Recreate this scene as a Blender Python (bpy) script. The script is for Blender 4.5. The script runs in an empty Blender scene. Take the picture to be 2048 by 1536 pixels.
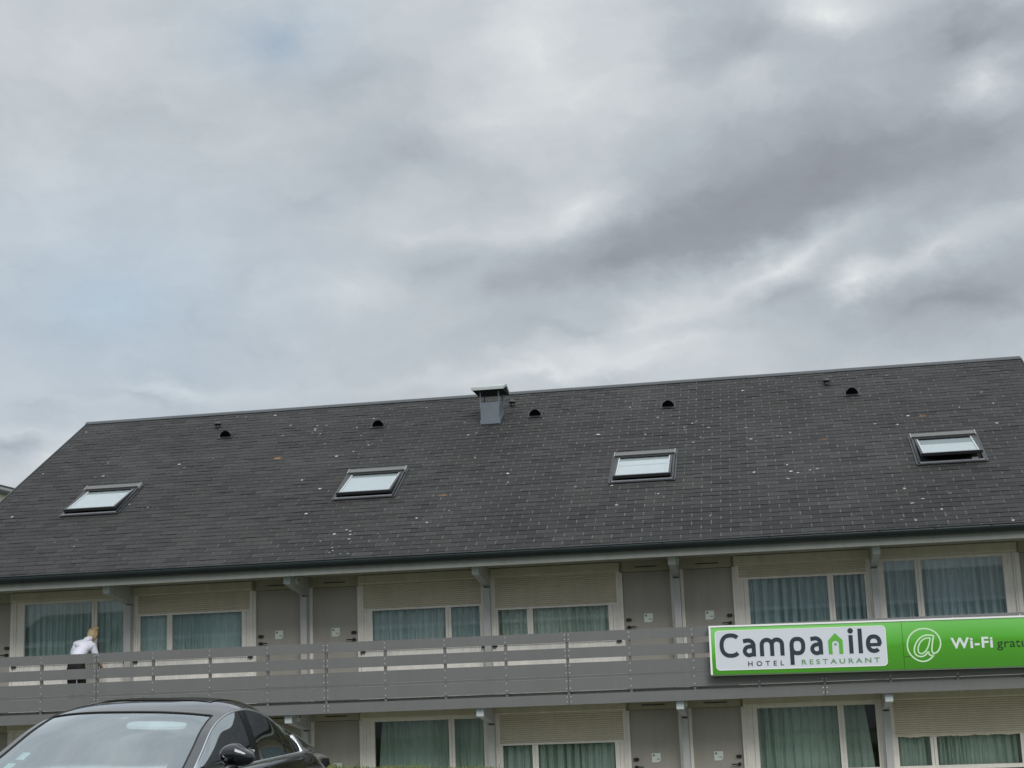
import bpy, math, random
import numpy as np
from mathutils import Vector, Matrix
random.seed(7)
rng = np.random.default_rng(7)
SC = bpy.context.scene
COL = SC.collection
R = math.radians

# ------------------------------------------------------------------ camera
CAM = Vector((12.5269, -28.2704, 0.0))
FW = Vector((-0.15983322, 0.96760372, 0.19543897))
RT = Vector((0.98461655, 0.17042685, -0.0385349))
UP = Vector((0.07059456, -0.18627329, 0.97995851))
cd = bpy.data.cameras.new('camera')
cam = bpy.data.objects.new('camera', cd)
COL.objects.link(cam)
cam.matrix_world = Matrix(((RT.x, UP.x, -FW.x, CAM.x), (RT.y, UP.y, -FW.y, CAM.y), (RT.z, UP.z, -FW.z, CAM.z), (0, 0, 0, 1)))
cd.sensor_width = 36.0
cd.lens = 36.0 * 3011.47 / 2048.0
cd.clip_start = 0.1
cd.clip_end = 3000
SC.camera = cam
SC.view_settings.view_transform = 'Standard'
SC.view_settings.look = 'None'
SC.view_settings.exposure = 0.3
SC.view_settings.gamma = 1.0
SC.view_settings.use_curve_mapping = False
SC.render.engine = 'CYCLES'
SC.cycles.max_bounces = 8
SC.cycles.transparent_max_bounces = 12

# ------------------------------------------------------------------ sun
SUN_EL, SUN_AZ = R(41), R(154)          # azimuth clockwise from +Y: behind the camera, to its right
sd = bpy.data.lights.new('sun', 'SUN')
sd.energy = 1.5
sd.angle = R(30)
sd.color = (1.0, 0.97, 0.93)
so = bpy.data.objects.new('sun', sd)
COL.objects.link(so)
sdir = Vector((math.sin(SUN_AZ) * math.cos(SUN_EL), math.cos(SUN_AZ) * math.cos(SUN_EL), math.sin(SUN_EL)))
so.rotation_euler = sdir.to_track_quat('Z', 'Y').to_euler()
so.location = (0, -20, 30)


def lin(c):
    c = c / 255.0
    return c / 12.92 if c <= 0.04045 else ((c + 0.055) / 1.055) ** 2.4


def rgb(r, g, b):
    return (lin(r), lin(g), lin(b), 1.0)


# ------------------------------------------------------------------ sky: overcast cloud deck over a Nishita sky
def build_world():
    w = bpy.data.worlds.new('World')
    SC.world = w
    w.use_nodes = True
    try:
        w.cycles.sampling_method = 'MANUAL'
        w.cycles.sample_map_resolution = 512
    except Exception:
        pass
    nt = w.node_tree
    nt.nodes.clear()
    N, L = nt.nodes.new, nt.links.new

    def m(op, a, b=None, c=None):
        n = N('ShaderNodeMath'); n.operation = op
        for i, x in enumerate((a, b, c)):
            if x is None: continue
            if isinstance(x, (int, float)): n.inputs[i].default_value = x
            else: L(x, n.inputs[i])
        return n.outputs[0]

    def vm(op, a, b):
        n = N('ShaderNodeVectorMath'); n.operation = op
        for i, x in enumerate((a, b)):
            if isinstance(x, tuple): n.inputs[i].default_value = x
            else: L(x, n.inputs[i])
        return n.outputs[0]

    def noise(vec, scale, detail=5, rough=0.55, dist=0.0):
        n = N('ShaderNodeTexNoise'); n.inputs['Scale'].default_value = scale
        n.inputs['Detail'].default_value = detail; n.inputs['Roughness'].default_value = rough
        n.inputs['Distortion'].default_value = dist
        L(vec, n.inputs['Vector'])
        return n

    tc = N('ShaderNodeTexCoord')
    d = tc.outputs['Generated']
    sp = N('ShaderNodeSeparateXYZ'); L(d, sp.inputs[0])
    x, y, z = sp.outputs
    az = m('ARCTAN2', x, y)
    el = m('ARCSINE', z)
    cb = N('ShaderNodeCombineXYZ'); L(az, cb.inputs[0]); L(el, cb.inputs[1])
    ae = cb.outputs[0]
    # cloud-deck plane coordinates (perspective of a level layer)
    zz = m('ADD', m('MAXIMUM', z, 0.0), 0.16)
    cp = N('ShaderNodeCombineXYZ'); L(m('DIVIDE', x, zz), cp.inputs[0]); L(m('DIVIDE', y, zz), cp.inputs[1])
    deck = cp.outputs[0]
    # break the outlines of the cloud banks
    def stretched(vec, sx, sy, rot=-0.22):
        q = N('ShaderNodeMapping'); q.inputs['Rotation'].default_value = (0, 0, rot); q.inputs['Scale'].default_value = (sx, sy, 1)
        L(vec, q.inputs['Vector']); return q.outputs[0]
    wn = noise(stretched(ae, 5.5, 9.0), 1.0, 4, 0.55)
    warp = vm('MULTIPLY', vm('SUBTRACT', wn.outputs['Color'], (0.5, 0.5, 0.5)), (0.085, 0.05, 0.0))
    wn2 = noise(stretched(ae, 22.0, 34.0), 1.0, 7, 0.62)
    warp2 = vm('MULTIPLY', vm('SUBTRACT', wn2.outputs['Color'], (0.5, 0.5, 0.5)), (0.05, 0.03, 0.0))
    aw = vm('ADD', vm('ADD', ae, warp), warp2)

    BANKS = [(0.09,0.30,0.40,0.24,0.0,-15),(0.0528,0.3227,0.30,0.098,0.205,-38),(-0.0863,0.2752,0.1920,0.0480,0.257,-30),(0.1585,0.3350,0.1468,0.0734,-0.039,-20),(0.1651,0.3959,0.1468,0.0508,-0.249,-35),(0.0059,0.4133,0.0960,0.0508,-0.039,-21.25),(-0.2424,0.3529,0.1073,0.0311,0.100,-21.25),(-0.2981,0.3239,0.0960,0.0254,0.449,-13.75),(-0.1265,0.2244,0.1355,0.0254,-0.039,-25),(0.1256,0.2299,0.1468,0.0452,0.135,-37.5),(0.0200,0.2463,0.0903,0.0237,-0.039,-12.5),(-0.3175,0.4287,0.0847,0.0339,0.135,-10),(-0.4795,0.1891,0.0395,0.0124,-0.144,-15),(-0.4234,0.1899,0.0678,0.0090,-0.144,-20),(-0.4788,0.1622,0.0423,0.0254,-0.179,-25),(-0.0162,0.3965,0.0678,0.0339,0.135,-15),(-0.2692,0.3978,0.0847,0.0282,0.135,-10),(-0.2100,0.2771,0.0621,0.0254,-0.039,-10),(-0.0872,0.1975,0.0452,0.0102,-0.039,-15),(-0.3656,0.2422,0.0452,0.0226,-0.127,-8.75),(-0.1662,0.2526,0.0678,0.0282,0.223,-12.5),(-0.1351,0.4045,0.1073,0.0960,-0.039,20),(-0.1648,0.3704,0.0960,0.0282,0.048,15),(0.0652,0.4238,0.0847,0.0282,-0.039,32.5),(0.1716,0.3672,0.0452,0.0254,0.135,32.5),(-0.1151,0.3146,0.0960,0.0311,0.170,27.5),(0.0216,0.2674,0.1581,0.0237,0.345,37.5),(0.0730,0.2513,0.0452,0.0226,0.397,32.5),(0.1263,0.2697,0.1355,0.0254,0.223,22.5),(-0.2651,0.2617,0.0847,0.0339,-0.039,17.5),(-0.2229,0.3037,0.0960,0.0339,0.048,12.5),(-0.1410,0.2034,0.2145,0.0192,0.031,20),(-0.3947,0.1933,0.1863,0.0147,0.031,15),(-0.4791,0.1733,0.0621,0.0124,-0.039,17.5),(-0.4572,0.1561,0.0621,0.0254,0.484,20),(-0.4461,0.4134,0.1129,0.0452,-0.039,7.5),(-0.0855,0.2289,0.1129,0.0226,0.223,17.5),(0.0105,0.3845,0.0678,0.0339,0.223,15),(-0.0591,0.2174,0.0903,0.0169,0.048,20),(-0.3487,0.4059,0.0678,0.0678,0.135,5),(-0.0151,0.2704,0.1129,0.0141,0.310,10)]

    def blob(a0, e0, ra, rb, ang):
        mp = N('ShaderNodeMapping'); mp.vector_type = 'TEXTURE'
        mp.inputs['Location'].default_value = (a0, e0, 0)
        mp.inputs['Rotation'].default_value = (0, 0, ang)
        mp.inputs['Scale'].default_value = (ra, rb, 1)
        L(aw, mp.inputs['Vector'])
        g = N('ShaderNodeTexGradient'); g.gradient_type = 'QUADRATIC_SPHERE'
        L(mp.outputs[0], g.inputs[0])
        return g.outputs['Fac']

    n1 = noise(stretched(aw, 4.0, 7.5), 1.0, 5, 0.5).outputs['Fac']
    acc = m('MULTIPLY_ADD', n1, 56.0, 195.0 - 28.0)
    nd = noise(deck, 0.5, 3, 0.5).outputs['Fac']
    acc = m('ADD', acc, m('MULTIPLY_ADD', nd, 24.0, -12.0))
    n2 = noise(stretched(aw, 13.0, 22.0), 1.0, 9, 0.64).outputs['Fac']
    acc = m('ADD', acc, m('MULTIPLY_ADD', n2, 25.0, -12.5))
    # billows: creased where the noise crosses its mean
    n3 = noise(stretched(aw, 9.0, 15.0, -0.1), 1.0, 7, 0.6).outputs['Fac']
    bil = m('ABSOLUTE', m('SUBTRACT', n3, 0.5))
    acc = m('ADD', acc, m('MULTIPLY_ADD', bil, 30.0, -2.5))
    for b in BANKS:
        acc = m('MULTIPLY_ADD', blob(*b[:5]), b[5] * (1.3 if b[5] > 0 else 1.0), acc)
    t = m('DIVIDE', m('SUBTRACT', acc, 130.0), 105.0)
    ramp = N('ShaderNodeValToRGB')
    cr = ramp.color_ramp
    cr.elements[0].position = 0.0; cr.elements[0].color = rgb(136, 139, 147)
    cr.elements[1].position = 1.0; cr.elements[1].color = rgb(238, 241, 239)
    for p, c in ((0.22, (152, 157, 163)), (0.5, (184, 191, 197)), (0.76, (211, 216, 218))):
        e = cr.elements.new(p); e.color = rgb(*c)
    L(t, ramp.inputs[0])
    # thinner, bluer cloud low on the left
    bl = m('ADD', blob(-0.43, 0.255, 0.27, 0.16, 0.0), m('MULTIPLY', blob(-0.32, 0.425, 0.12, 0.05, 0.0), 0.9))
    mixb = N('ShaderNodeMix'); mixb.data_type = 'RGBA'; mixb.blend_type = 'MULTIPLY'
    L(m('MULTIPLY', bl, 1.0), mixb.inputs['Factor'])
    L(ramp.outputs['Color'], mixb.inputs['A']); mixb.inputs['B'].default_value = (0.78, 0.89, 1.01, 1)
    sc = N('ShaderNodeVectorMath'); sc.operation = 'SCALE'; sc.inputs['Scale'].default_value = 10.0
    L(mixb.outputs['Result'], sc.inputs[0])
    # an overcast sky grows brighter towards the zenith
    gr = N('ShaderNodeMapRange'); gr.interpolation_type = 'SMOOTHSTEP'
    gr.inputs['From Min'].default_value = 0.35; gr.inputs['From Max'].default_value = 1.0
    gr.inputs['To Min'].default_value = 8.1; gr.inputs['To Max'].default_value = 18.0
    L(z, gr.inputs['Value']); L(gr.outputs[0], sc.inputs['Scale'])
    sky = N('ShaderNodeTexSky'); sky.sky_type = 'NISHITA'; sky.sun_disc = False
    sky.sun_elevation = SUN_EL; sky.sun_rotation = SUN_AZ
    mx = N('ShaderNodeMix'); mx.data_type = 'RGBA'; mx.inputs['Factor'].default_value = 0.05
    L(sc.outputs[0], mx.inputs['A']); L(sky.outputs[0], mx.inputs['B'])
    bg = N('ShaderNodeBackground'); bg.inputs['Strength'].default_value = 0.1
    L(mx.outputs['Result'], bg.inputs['Color'])
    out = N('ShaderNodeOutputWorld'); L(bg.outputs[0], out.inputs['Surface'])


build_world()


# ------------------------------------------------------------------ materials
def mat(name, col, rough=0.6, metal=0.0, var=0.0, vscale=3.0, bump=0.0, bscale=40.0, spec=0.5, coat=0.0, streak=0.0):
    mt = bpy.data.materials.new(name); mt.use_nodes = True
    nt = mt.node_tree; N, L = nt.nodes.new, nt.links.new
    bs = nt.nodes['Principled BSDF']
    c = col if len(col) == 4 else (*col, 1.0)
    bs.inputs['Base Color'].default_value = c
    bs.inputs['Roughness'].default_value = rough
    bs.inputs['Metallic'].default_value = metal
    bs.inputs['Specular IOR Level'].default_value = spec
    if coat:
        bs.inputs['Coat Weight'].default_value = coat; bs.inputs['Coat Roughness'].default_value = 0.03
    if var or bump:
        g = N('ShaderNodeNewGeometry')
    if var:
        n = N('ShaderNodeTexNoise'); n.inputs['Scale'].default_value = vscale; n.inputs['Detail'].default_value = 6
        n.inputs['Roughness'].default_value = 0.65
        L(g.outputs['Position'], n.inputs['Vector'])
        mr = N('ShaderNodeMapRange'); mr.inputs['To Min'].default_value = 1 - var; mr.inputs['To Max'].default_value = 1 + var
        mr.inputs['From Min'].default_value = 0.3; mr.inputs['From Max'].default_value = 0.7
        L(n.outputs['Fac'], mr.inputs['Value'])
        sc = N('ShaderNodeVectorMath'); sc.operation = 'SCALE'; sc.inputs[0].default_value = c[:3]
        fac = mr.outputs[0]
        if streak:      # rain streaks and fading running down the face
            mp = N('ShaderNodeMapping'); mp.inputs['Scale'].default_value = (7.0, 7.0, 0.55); L(g.outputs['Position'], mp.inputs['Vector'])
            n3 = N('ShaderNodeTexNoise'); n3.inputs['Scale'].default_value = 1.0; n3.inputs['Detail'].default_value = 7; n3.inputs['Roughness'].default_value = 0.7
            L(mp.outputs[0], n3.inputs['Vector'])
            m3 = N('ShaderNodeMapRange'); m3.inputs['From Min'].default_value = 0.35; m3.inputs['From Max'].default_value = 0.65
            m3.inputs['To Min'].default_value = 1 - streak; m3.inputs['To Max'].default_value = 1 + streak * 0.5
            L(n3.outputs['Fac'], m3.inputs['Value'])
            mm = N('ShaderNodeMath'); mm.operation = 'MULTIPLY'; L(fac, mm.inputs[0]); L(m3.outputs[0], mm.inputs[1]); fac = mm.outputs[0]
        L(fac, sc.inputs['Scale']); L(sc.outputs[0], bs.inputs['Base Color'])
        mr2 = N('ShaderNodeMapRange'); mr2.inputs['To Min'].default_value = max(0.02, rough - 0.12); mr2.inputs['To Max'].default_value = min(1, rough + 0.12)
        L(n.outputs['Fac'], mr2.inputs['Value']); L(mr2.outputs[0], bs.inputs['Roughness'])
    if bump:
        n = N('ShaderNodeTexNoise'); n.inputs['Scale'].default_value = bscale; n.inputs['Detail'].default_value = 5
        L(g.outputs['Position'], n.inputs['Vector'])
        bp = N('ShaderNodeBump'); bp.inputs['Strength'].default_value = bump; bp.inputs['Distance'].default_value = 0.01
        L(n.outputs['Fac'], bp.inputs['Height']); L(bp.outputs[0], bs.inputs['Normal'])
    return mt


def glass(name, tint, ior=1.5, gain=1.0, rough=0.0):
    mt = bpy.data.materials.new(name); mt.use_nodes = True
    nt = mt.node_tree; N, L = nt.nodes.new, nt.links.new
    nt.nodes.clear()
    tr = N('ShaderNodeBsdfTransparent'); tr.inputs[0].default_value = (*tint, 1)
    gl = N('ShaderNodeBsdfGlossy'); gl.inputs['Roughness'].default_value = rough; gl.inputs[0].default_value = (0.90, 0.97, 1.0, 1)
    fr = N('ShaderNodeFresnel'); fr.inputs['IOR'].default_value = ior
    mu = N('ShaderNodeMath'); mu.operation = 'MULTIPLY'; mu.inputs[1].default_value = gain; mu.use_clamp = True
    L(fr.outputs[0], mu.inputs[0])
    mx = N('ShaderNodeMixShader'); L(mu.outputs[0], mx.inputs[0]); L(tr.outputs[0], mx.inputs[1]); L(gl.outputs[0], mx.inputs[2])
    o = N('ShaderNodeOutputMaterial'); L(mx.outputs[0], o.inputs[0])
    return mt


M = {}
M['board'] = mat('board_grey', rgb(111, 112, 112), 0.55, var=0.05, vscale=1.3, bump=0.03, streak=0.04)
M['board_edge'] = mat('post_grey', rgb(104, 105, 105), 0.5, var=0.05)
M['wall'] = mat('wall_beige', rgb(186, 182, 164), 0.75, var=0.05, vscale=2)
M['header'] = mat('header_beige', rgb(188, 181, 164), 0.75, var=0.08, vscale=2, streak=0.10)
M['box'] = mat('shutter_box_beige', rgb(212, 205, 186), 0.65, var=0.06, vscale=2, streak=0.08)
M['soffit'] = mat('soffit_paint', rgb(168, 166, 152), 0.8, var=0.05)
M['frame'] = mat('frame_cream', rgb(238, 234, 226), 0.5, var=0.06, vscale=4, streak=0.07)
M['clad'] = mat('cladding_cream', rgb(246, 244, 238), 0.55, var=0.05, streak=0.12)
M['slat'] = mat('shutter_beige', rgb(216, 207, 188), 0.5, var=0.05, vscale=2, streak=0.05)
M['door'] = mat('door_taupe', rgb(168, 164, 155), 0.55, var=0.05, vscale=1.5, streak=0.07)
M['post'] = mat('post_blue_grey', rgb(184, 186, 185), 0.55, var=0.05, streak=0.08)
M['fascia'] = mat('fascia_grey', rgb(136, 139, 135), 0.5, var=0.05, streak=0.10, vscale=1)
M['gutter'] = mat('gutter_dark', rgb(30, 39, 42), 0.4, var=0.12, vscale=2)
M['black'] = mat('black_plastic', (0.012, 0.012, 0.013, 1), 0.45)
M['dark'] = mat('dark_interior', (0.03, 0.034, 0.034, 1), 0.8)
M['room'] = mat('room_wall', (0.22, 0.22, 0.20, 1), 0.9)
M['plate'] = mat('plate_white', rgb(226, 234, 226), 0.4)
M['screw'] = mat('screw_steel', (0.75, 0.76, 0.76, 1), 0.3, metal=0.6)
M['zinc'] = mat('zinc_grey', rgb(108, 117, 125), 0.45, metal=0.3, var=0.08, vscale=5)
M['ridge'] = mat('ridge_metal', rgb(76, 80, 83), 0.5, metal=0.2, var=0.08, vscale=2)
M['hood'] = mat('skylight_hood', rgb(98, 99, 96), 0.4, metal=0.3, var=0.06)
M['flash'] = mat('skylight_flashing', rgb(52, 54, 56), 0.42, metal=0.3, var=0.06)
M['blind'] = mat('blind_white', (0.50, 0.535, 0.55, 1), 0.7)
M['lead'] = mat('flashing_pale', rgb(128, 130, 135), 0.45, metal=0.2, var=0.08, vscale=6)
M['curtain'] = mat('curtain_teal', rgb(190, 208, 205), 0.85, var=0.05, vscale=8)
M['pane'] = glass('window_glass', (0.88, 0.94, 0.92), 1.5, 1.9)
M['skypane'] = glass('skylight_glass', (0.93, 0.95, 0.95), 1.5, 1.2)
M['concrete'] = mat('deck_concrete', (0.26, 0.26, 0.25, 1), 0.85, var=0.15, bump=0.2)
M['gable'] = mat('gable_render', rgb(200, 196, 184), 0.85, var=0.06)


def _rp(x, l): return (x, -1.32 + l * math.cos(R(30.12)), 2.35 + l * math.sin(R(30.12)))


CLUST = [(_rp(10.9, 5.95), 0.55), (_rp(11.1, 5.0), 0.30), (_rp(4.6, 0.9), 0.75), (_rp(-0.35, 7.9), 0.4), (_rp(3.9, 5.6), 0.45), (_rp(13.2, 2.9), 0.5)]


def slate_material():
    mt = bpy.data.materials.new('roof_slate'); mt.use_nodes = True
    nt = mt.node_tree; N, L = nt.nodes.new, nt.links.new
    bs = nt.nodes['Principled BSDF']
    g = N('ShaderNodeNewGeometry'); pos = g.outputs['Position']
    at = N('ShaderNodeAttribute'); at.attribute_name = 'tone'
    ramp = N('ShaderNodeValToRGB'); cr = ramp.color_ramp
    cr.elements[0].position = 0.0; cr.elements[0].color = (0.023, 0.0228, 0.023, 1)
    cr.elements[1].position = 1.0; cr.elements[1].color = (0.043, 0.0425, 0.042, 1)
    for p, c in ((0.3, (0.034, 0.032, 0.032)), (0.5, (0.030, 0.031, 0.031)), (0.75, (0.038, 0.0365, 0.0355))):
        e = cr.elements.new(p); e.color = (*c, 1)
    L(at.outputs['Fac'], ramp.inputs[0])

    def noise(sc, det=5, ro=0.6):
        n = N('ShaderNodeTexNoise'); n.inputs['Scale'].default_value = sc; n.inputs['Detail'].default_value = det
        n.inputs['Roughness'].default_value = ro; L(pos, n.inputs['Vector']); return n.outputs['Fac']

    def mr(v, a, b, c, d):
        n = N('ShaderNodeMapRange'); n.inputs['From Min'].default_value = a; n.inputs['From Max'].default_value = b
        n.inputs['To Min'].default_value = c; n.inputs['To Max'].default_value = d; L(v, n.inputs['Value']); return n.outputs[0]

    def mul(a, b):
        n = N('ShaderNodeMath'); n.operation = 'MULTIPLY'; L(a, n.inputs[0])
        if isinstance(b, float): n.inputs[1].default_value = b
        else: L(b, n.inputs[1])
        return n.outputs[0]
    v = mul(mr(noise(0.35), 0.3, 0.7, 0.80, 1.18), mr(noise(9.0, 6, 0.7), 0.3, 0.7, 0.84, 1.16))
    sc = N('ShaderNodeVectorMath'); sc.operation = 'SCALE'; L(ramp.outputs[0], sc.inputs[0]); L(v, sc.inputs['Scale'])
    col = sc.outputs[0]

    def spots(col, scale, size, thr, tint, mask=None, stretch=(1, 1, 1)):
        mp = N('ShaderNodeMapping'); mp.inputs['Scale'].default_value = stretch; L(pos, mp.inputs['Vector'])
        wv = N('ShaderNodeTexNoise'); wv.inputs['Scale'].default_value = 22; L(pos, wv.inputs['Vector'])
        ad = N('ShaderNodeVectorMath'); ad.operation = 'MULTIPLY_ADD'; L(wv.outputs['Color'], ad.inputs[0])
        ad.inputs[1].default_value = (0.07, 0.07, 0.07); L(mp.outputs[0], ad.inputs[2])
        vo = N('ShaderNodeTexVoronoi'); vo.inputs['Scale'].default_value = scale; L(ad.outputs[0], vo.inputs['Vector'])
        sp = N('ShaderNodeSeparateColor'); L(vo.outputs['Color'], sp.inputs[0])
        on = mul(mr(vo.outputs['Distance'], size * scale, size * scale * 0.7, 0, 1), mr(sp.outputs[0], thr, thr + 0.02, 0, 1))
        if mask is not None: on = mul(on, mask)
        mx = N('ShaderNodeMix'); mx.data_type = 'RGBA'; L(on, mx.inputs['Factor']); L(col, mx.inputs['A'])
        mx.inputs['B'].default_value = (*tint, 1)
        return mx.outputs['Result']
    cl = mr(noise(0.55, 3), 0.56, 0.64, 0, 1)
    col = spots(col, 2.0, 0.030, 0.38, (0.50, 0.51, 0.49), None, (0.8, 1, 1))
    col = spots(col, 5.0, 0.026, 0.5, (0.42, 0.43, 0.42), cl, (0.8, 1, 1))
    def near(pt, r):
        n = N('ShaderNodeVectorMath'); n.operation = 'DISTANCE'; L(pos, n.inputs[0]); n.inputs[1].default_value = pt
        return mr(n.outputs['Value'], r, r * 0.55, 0, 1)

    def add(a, b):
        n = N('ShaderNodeMath'); n.operation = 'MAXIMUM'; L(a, n.inputs[0]); L(b, n.inputs[1]); return n.outputs[0]
    cm = near(CLUST[0][0], CLUST[0][1])
    for c_, r_ in CLUST[1:]: cm = add(cm, near(c_, r_))
    col = spots(col, 7.5, 0.024, 0.4, (0.50, 0.51, 0.50), cm, (0.7, 1, 1))
    mxb = N('ShaderNodeMix'); mxb.data_type = 'RGBA'; L(mr(noise(0.9, 6, 0.7), 0.52, 0.75, 0, 0.30), mxb.inputs['Factor'])
    L(col, mxb.inputs['A']); mxb.inputs['B'].default_value = (0.036, 0.031, 0.027, 1); col = mxb.outputs['Result']
    cl2 = mr(noise(0.32, 2), 0.55, 0.62, 0, 1)
    col = spots(col, 2.4, 0.07, 0.86, (0.22, 0.12, 0.035), cl2, (0.6, 1, 1))
    L(col, bs.inputs['Base Color'])
    bs.inputs['Roughness'].default_value = 0.7
    bs.inputs['Specular IOR Level'].default_value = 0.25
    bp = N('ShaderNodeBump'); bp.inputs['Strength'].default_value = 0.25; bp.inputs['Distance'].default_value = 0.006
    L(noise(30.0, 5, 0.6), bp.inputs['Height']); L(bp.outputs[0], bs.inputs['Normal'])
    return mt


M['slate'] = slate_material()
M['underslate'] = mat('slate_unweathered', (0.12, 0.118, 0.114, 1), 0.8, var=0.85, vscale=5)


# ------------------------------------------------------------------ mesh helpers
class MB:
    def __init__(s): s.v, s.f, s.sm = [], [], []

    def add(s, vs, fs, smooth=False):
        o = len(s.v); s.v += [tuple(map(float, p)) for p in vs]
        s.f += [tuple(o + i for i in f) for f in fs]; s.sm += [smooth] * len(fs)
        return s

    def box(s, x0, x1, y0, y1, z0, z1):
        x0, x1 = min(x0, x1), max(x0, x1)
        return s.add([(x0, y0, z0), (x1, y0, z0), (x1, y1, z0), (x0, y1, z0), (x0, y0, z1), (x1, y0, z1), (x1, y1, z1), (x0, y1, z1)],
                     [(0, 3, 2, 1), (4, 5, 6, 7), (0, 1, 5, 4), (1, 2, 6, 5), (2, 3, 7, 6), (3, 0, 4, 7)])

    def hexa(s, p):     # eight corners: bottom ring 0-3, top ring 4-7
        return s.add(p, [(0, 3, 2, 1), (4, 5, 6, 7), (0, 1, 5, 4), (1, 2, 6, 5), (2, 3, 7, 6), (3, 0, 4, 7)])

    def prism_x(s, poly, x0, x1, smooth=False):      # poly: (y, z) ring extruded along x
        n = len(poly)
        vs = [(x0, y, z) for y, z in poly] + [(x1, y, z) for y, z in poly]
        s.add(vs, [(i, (i + 1) % n, n + (i + 1) % n, n + i) for i in range(n)], smooth)
        return s.add(vs, [tuple(range(n - 1, -1, -1)), tuple(range(n, 2 * n))])

    def grid(s, fn, nu, nv, smooth=True, closed_v=False):
        vs = [fn(i / nu, j / nv) for i in range(nu + 1) for j in range(nv + 1)]
        k = nv + 1
        return s.add(vs, [(i * k + j, i * k + j + 1, (i + 1) * k + j + 1, (i + 1) * k + j) for i in range(nu) for j in range(nv)], smooth)

    def tube(s, pts, r, n=8, smooth=True, cap=True):
        pts = [Vector(p) for p in pts]
        rs = r if isinstance(r, (list, tuple)) else [r] * len(pts)
        vs = []; ref = None
        for i, p in enumerate(pts):
            t = (pts[min(i + 1, len(pts) - 1)] - pts[max(i - 1, 0)]).normalized()
            if ref is None:
                ref = t.orthogonal().normalized()
            ref = (ref - t * ref.dot(t)).normalized()
            b = t.cross(ref)
            for k in range(n):
                a = 2 * math.pi * k / n
                vs.append(p + (ref * math.cos(a) + b * math.sin(a)) * rs[i])
        fs = [(i * n + k, i * n + (k + 1) % n, (i + 1) * n + (k + 1) % n, (i + 1) * n + k) for i in range(len(pts) - 1) for k in range(n)]
        s.add(vs, fs, smooth)
        if cap:
            o = len(s.v) - len(vs)
            s.f += [tuple(o + k for k in range(n - 1, -1, -1)), tuple(o + (len(pts) - 1) * n + k for k in range(n))]; s.sm += [False, False]
        return s

    def sphere(s, c, r, nu=10, nv=14, zmin=-1.0):
        rx, ry, rz = r if isinstance(r, tuple) else (r, r, r)
        a0 = math.asin(zmin)
        return s.grid(lambda u, v: (c[0] + rx * math.cos(a0 + (math.pi / 2 - a0) * u) * math.cos(2 * math.pi * v),
                                    c[1] + ry * math.cos(a0 + (math.pi / 2 - a0) * u) * math.sin(2 * math.pi * v),
                                    c[2] + rz * math.sin(a0 + (math.pi / 2 - a0) * u)), nu, nv)

    def mesh(s, name, mt=None, tone=None):
        me = bpy.data.meshes.new(name)
        me.from_pydata(s.v, [], s.f)
        me.polygons.foreach_set('use_smooth', s.sm)
        if mt: me.materials.append(mt)
        if tone is not None:
            a = me.attributes.new('tone', 'FLOAT', 'FACE')
            a.data.foreach_set('value', np.asarray(tone, dtype=np.float32))
        me.update()
        return me

    def build(s, name, mt, parent=None, local=False, kind=None):
        return link(name, s.mesh(name, mt), parent, local=local, kind=kind)


WLOC = {}


def link(name, me, parent=None, loc=(0, 0, 0), local=False, kind=None):
    o = bpy.data.objects.new(name, me); COL.objects.link(o)
    o.location = loc
    WLOC[o.name] = Vector(loc)
    if parent is not None:
        o.parent = parent
        if not local:
            o.matrix_parent_inverse = Matrix.Translation(-WLOC[parent.name])
            WLOC[o.name] = Vector(loc)
    if kind: o['kind'] = kind
    return o


def tag(o, label, cat, group=None):
    o['label'] = label; o['category'] = cat
    if group: o['group'] = group
    return o


def empty(name, loc, label, cat, rot=(0, 0, 0)):
    o = bpy.data.objects.new(name, None); COL.objects.link(o)
    o.location = loc; o.rotation_euler = rot; o.empty_display_size = 0.3
    WLOC[o.name] = Vector(loc)
    return tag(o, label, cat)


# ------------------------------------------------------------------ ground
GZ = -2.72        # ground beside the hotel
LOT = -1.44       # parking lot in front of the bank


def smooth(a, b, t):
    t = min(1, max(0, (t - a) / (b - a))); return t * t * (3 - 2 * t)


def crest(x):
    return -1.195 - 0.030 * (min(max(x, -4), 20) - 5.2) - 0.20 * smooth(6.9, 9.6, x) + 0.03 * math.sin(x * 1.7) + 0.02 * math.sin(x * 4.1)


def ground_z(x, y):
    if y > -2.2: return GZ
    if y > -4.3: return crest(x) + (GZ - crest(x)) * smooth(-4.3, -2.2, y)
    if y > -8.6: return LOT + (crest(x) - LOT) * smooth(-8.6, -4.8, y)
    return LOT


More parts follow.
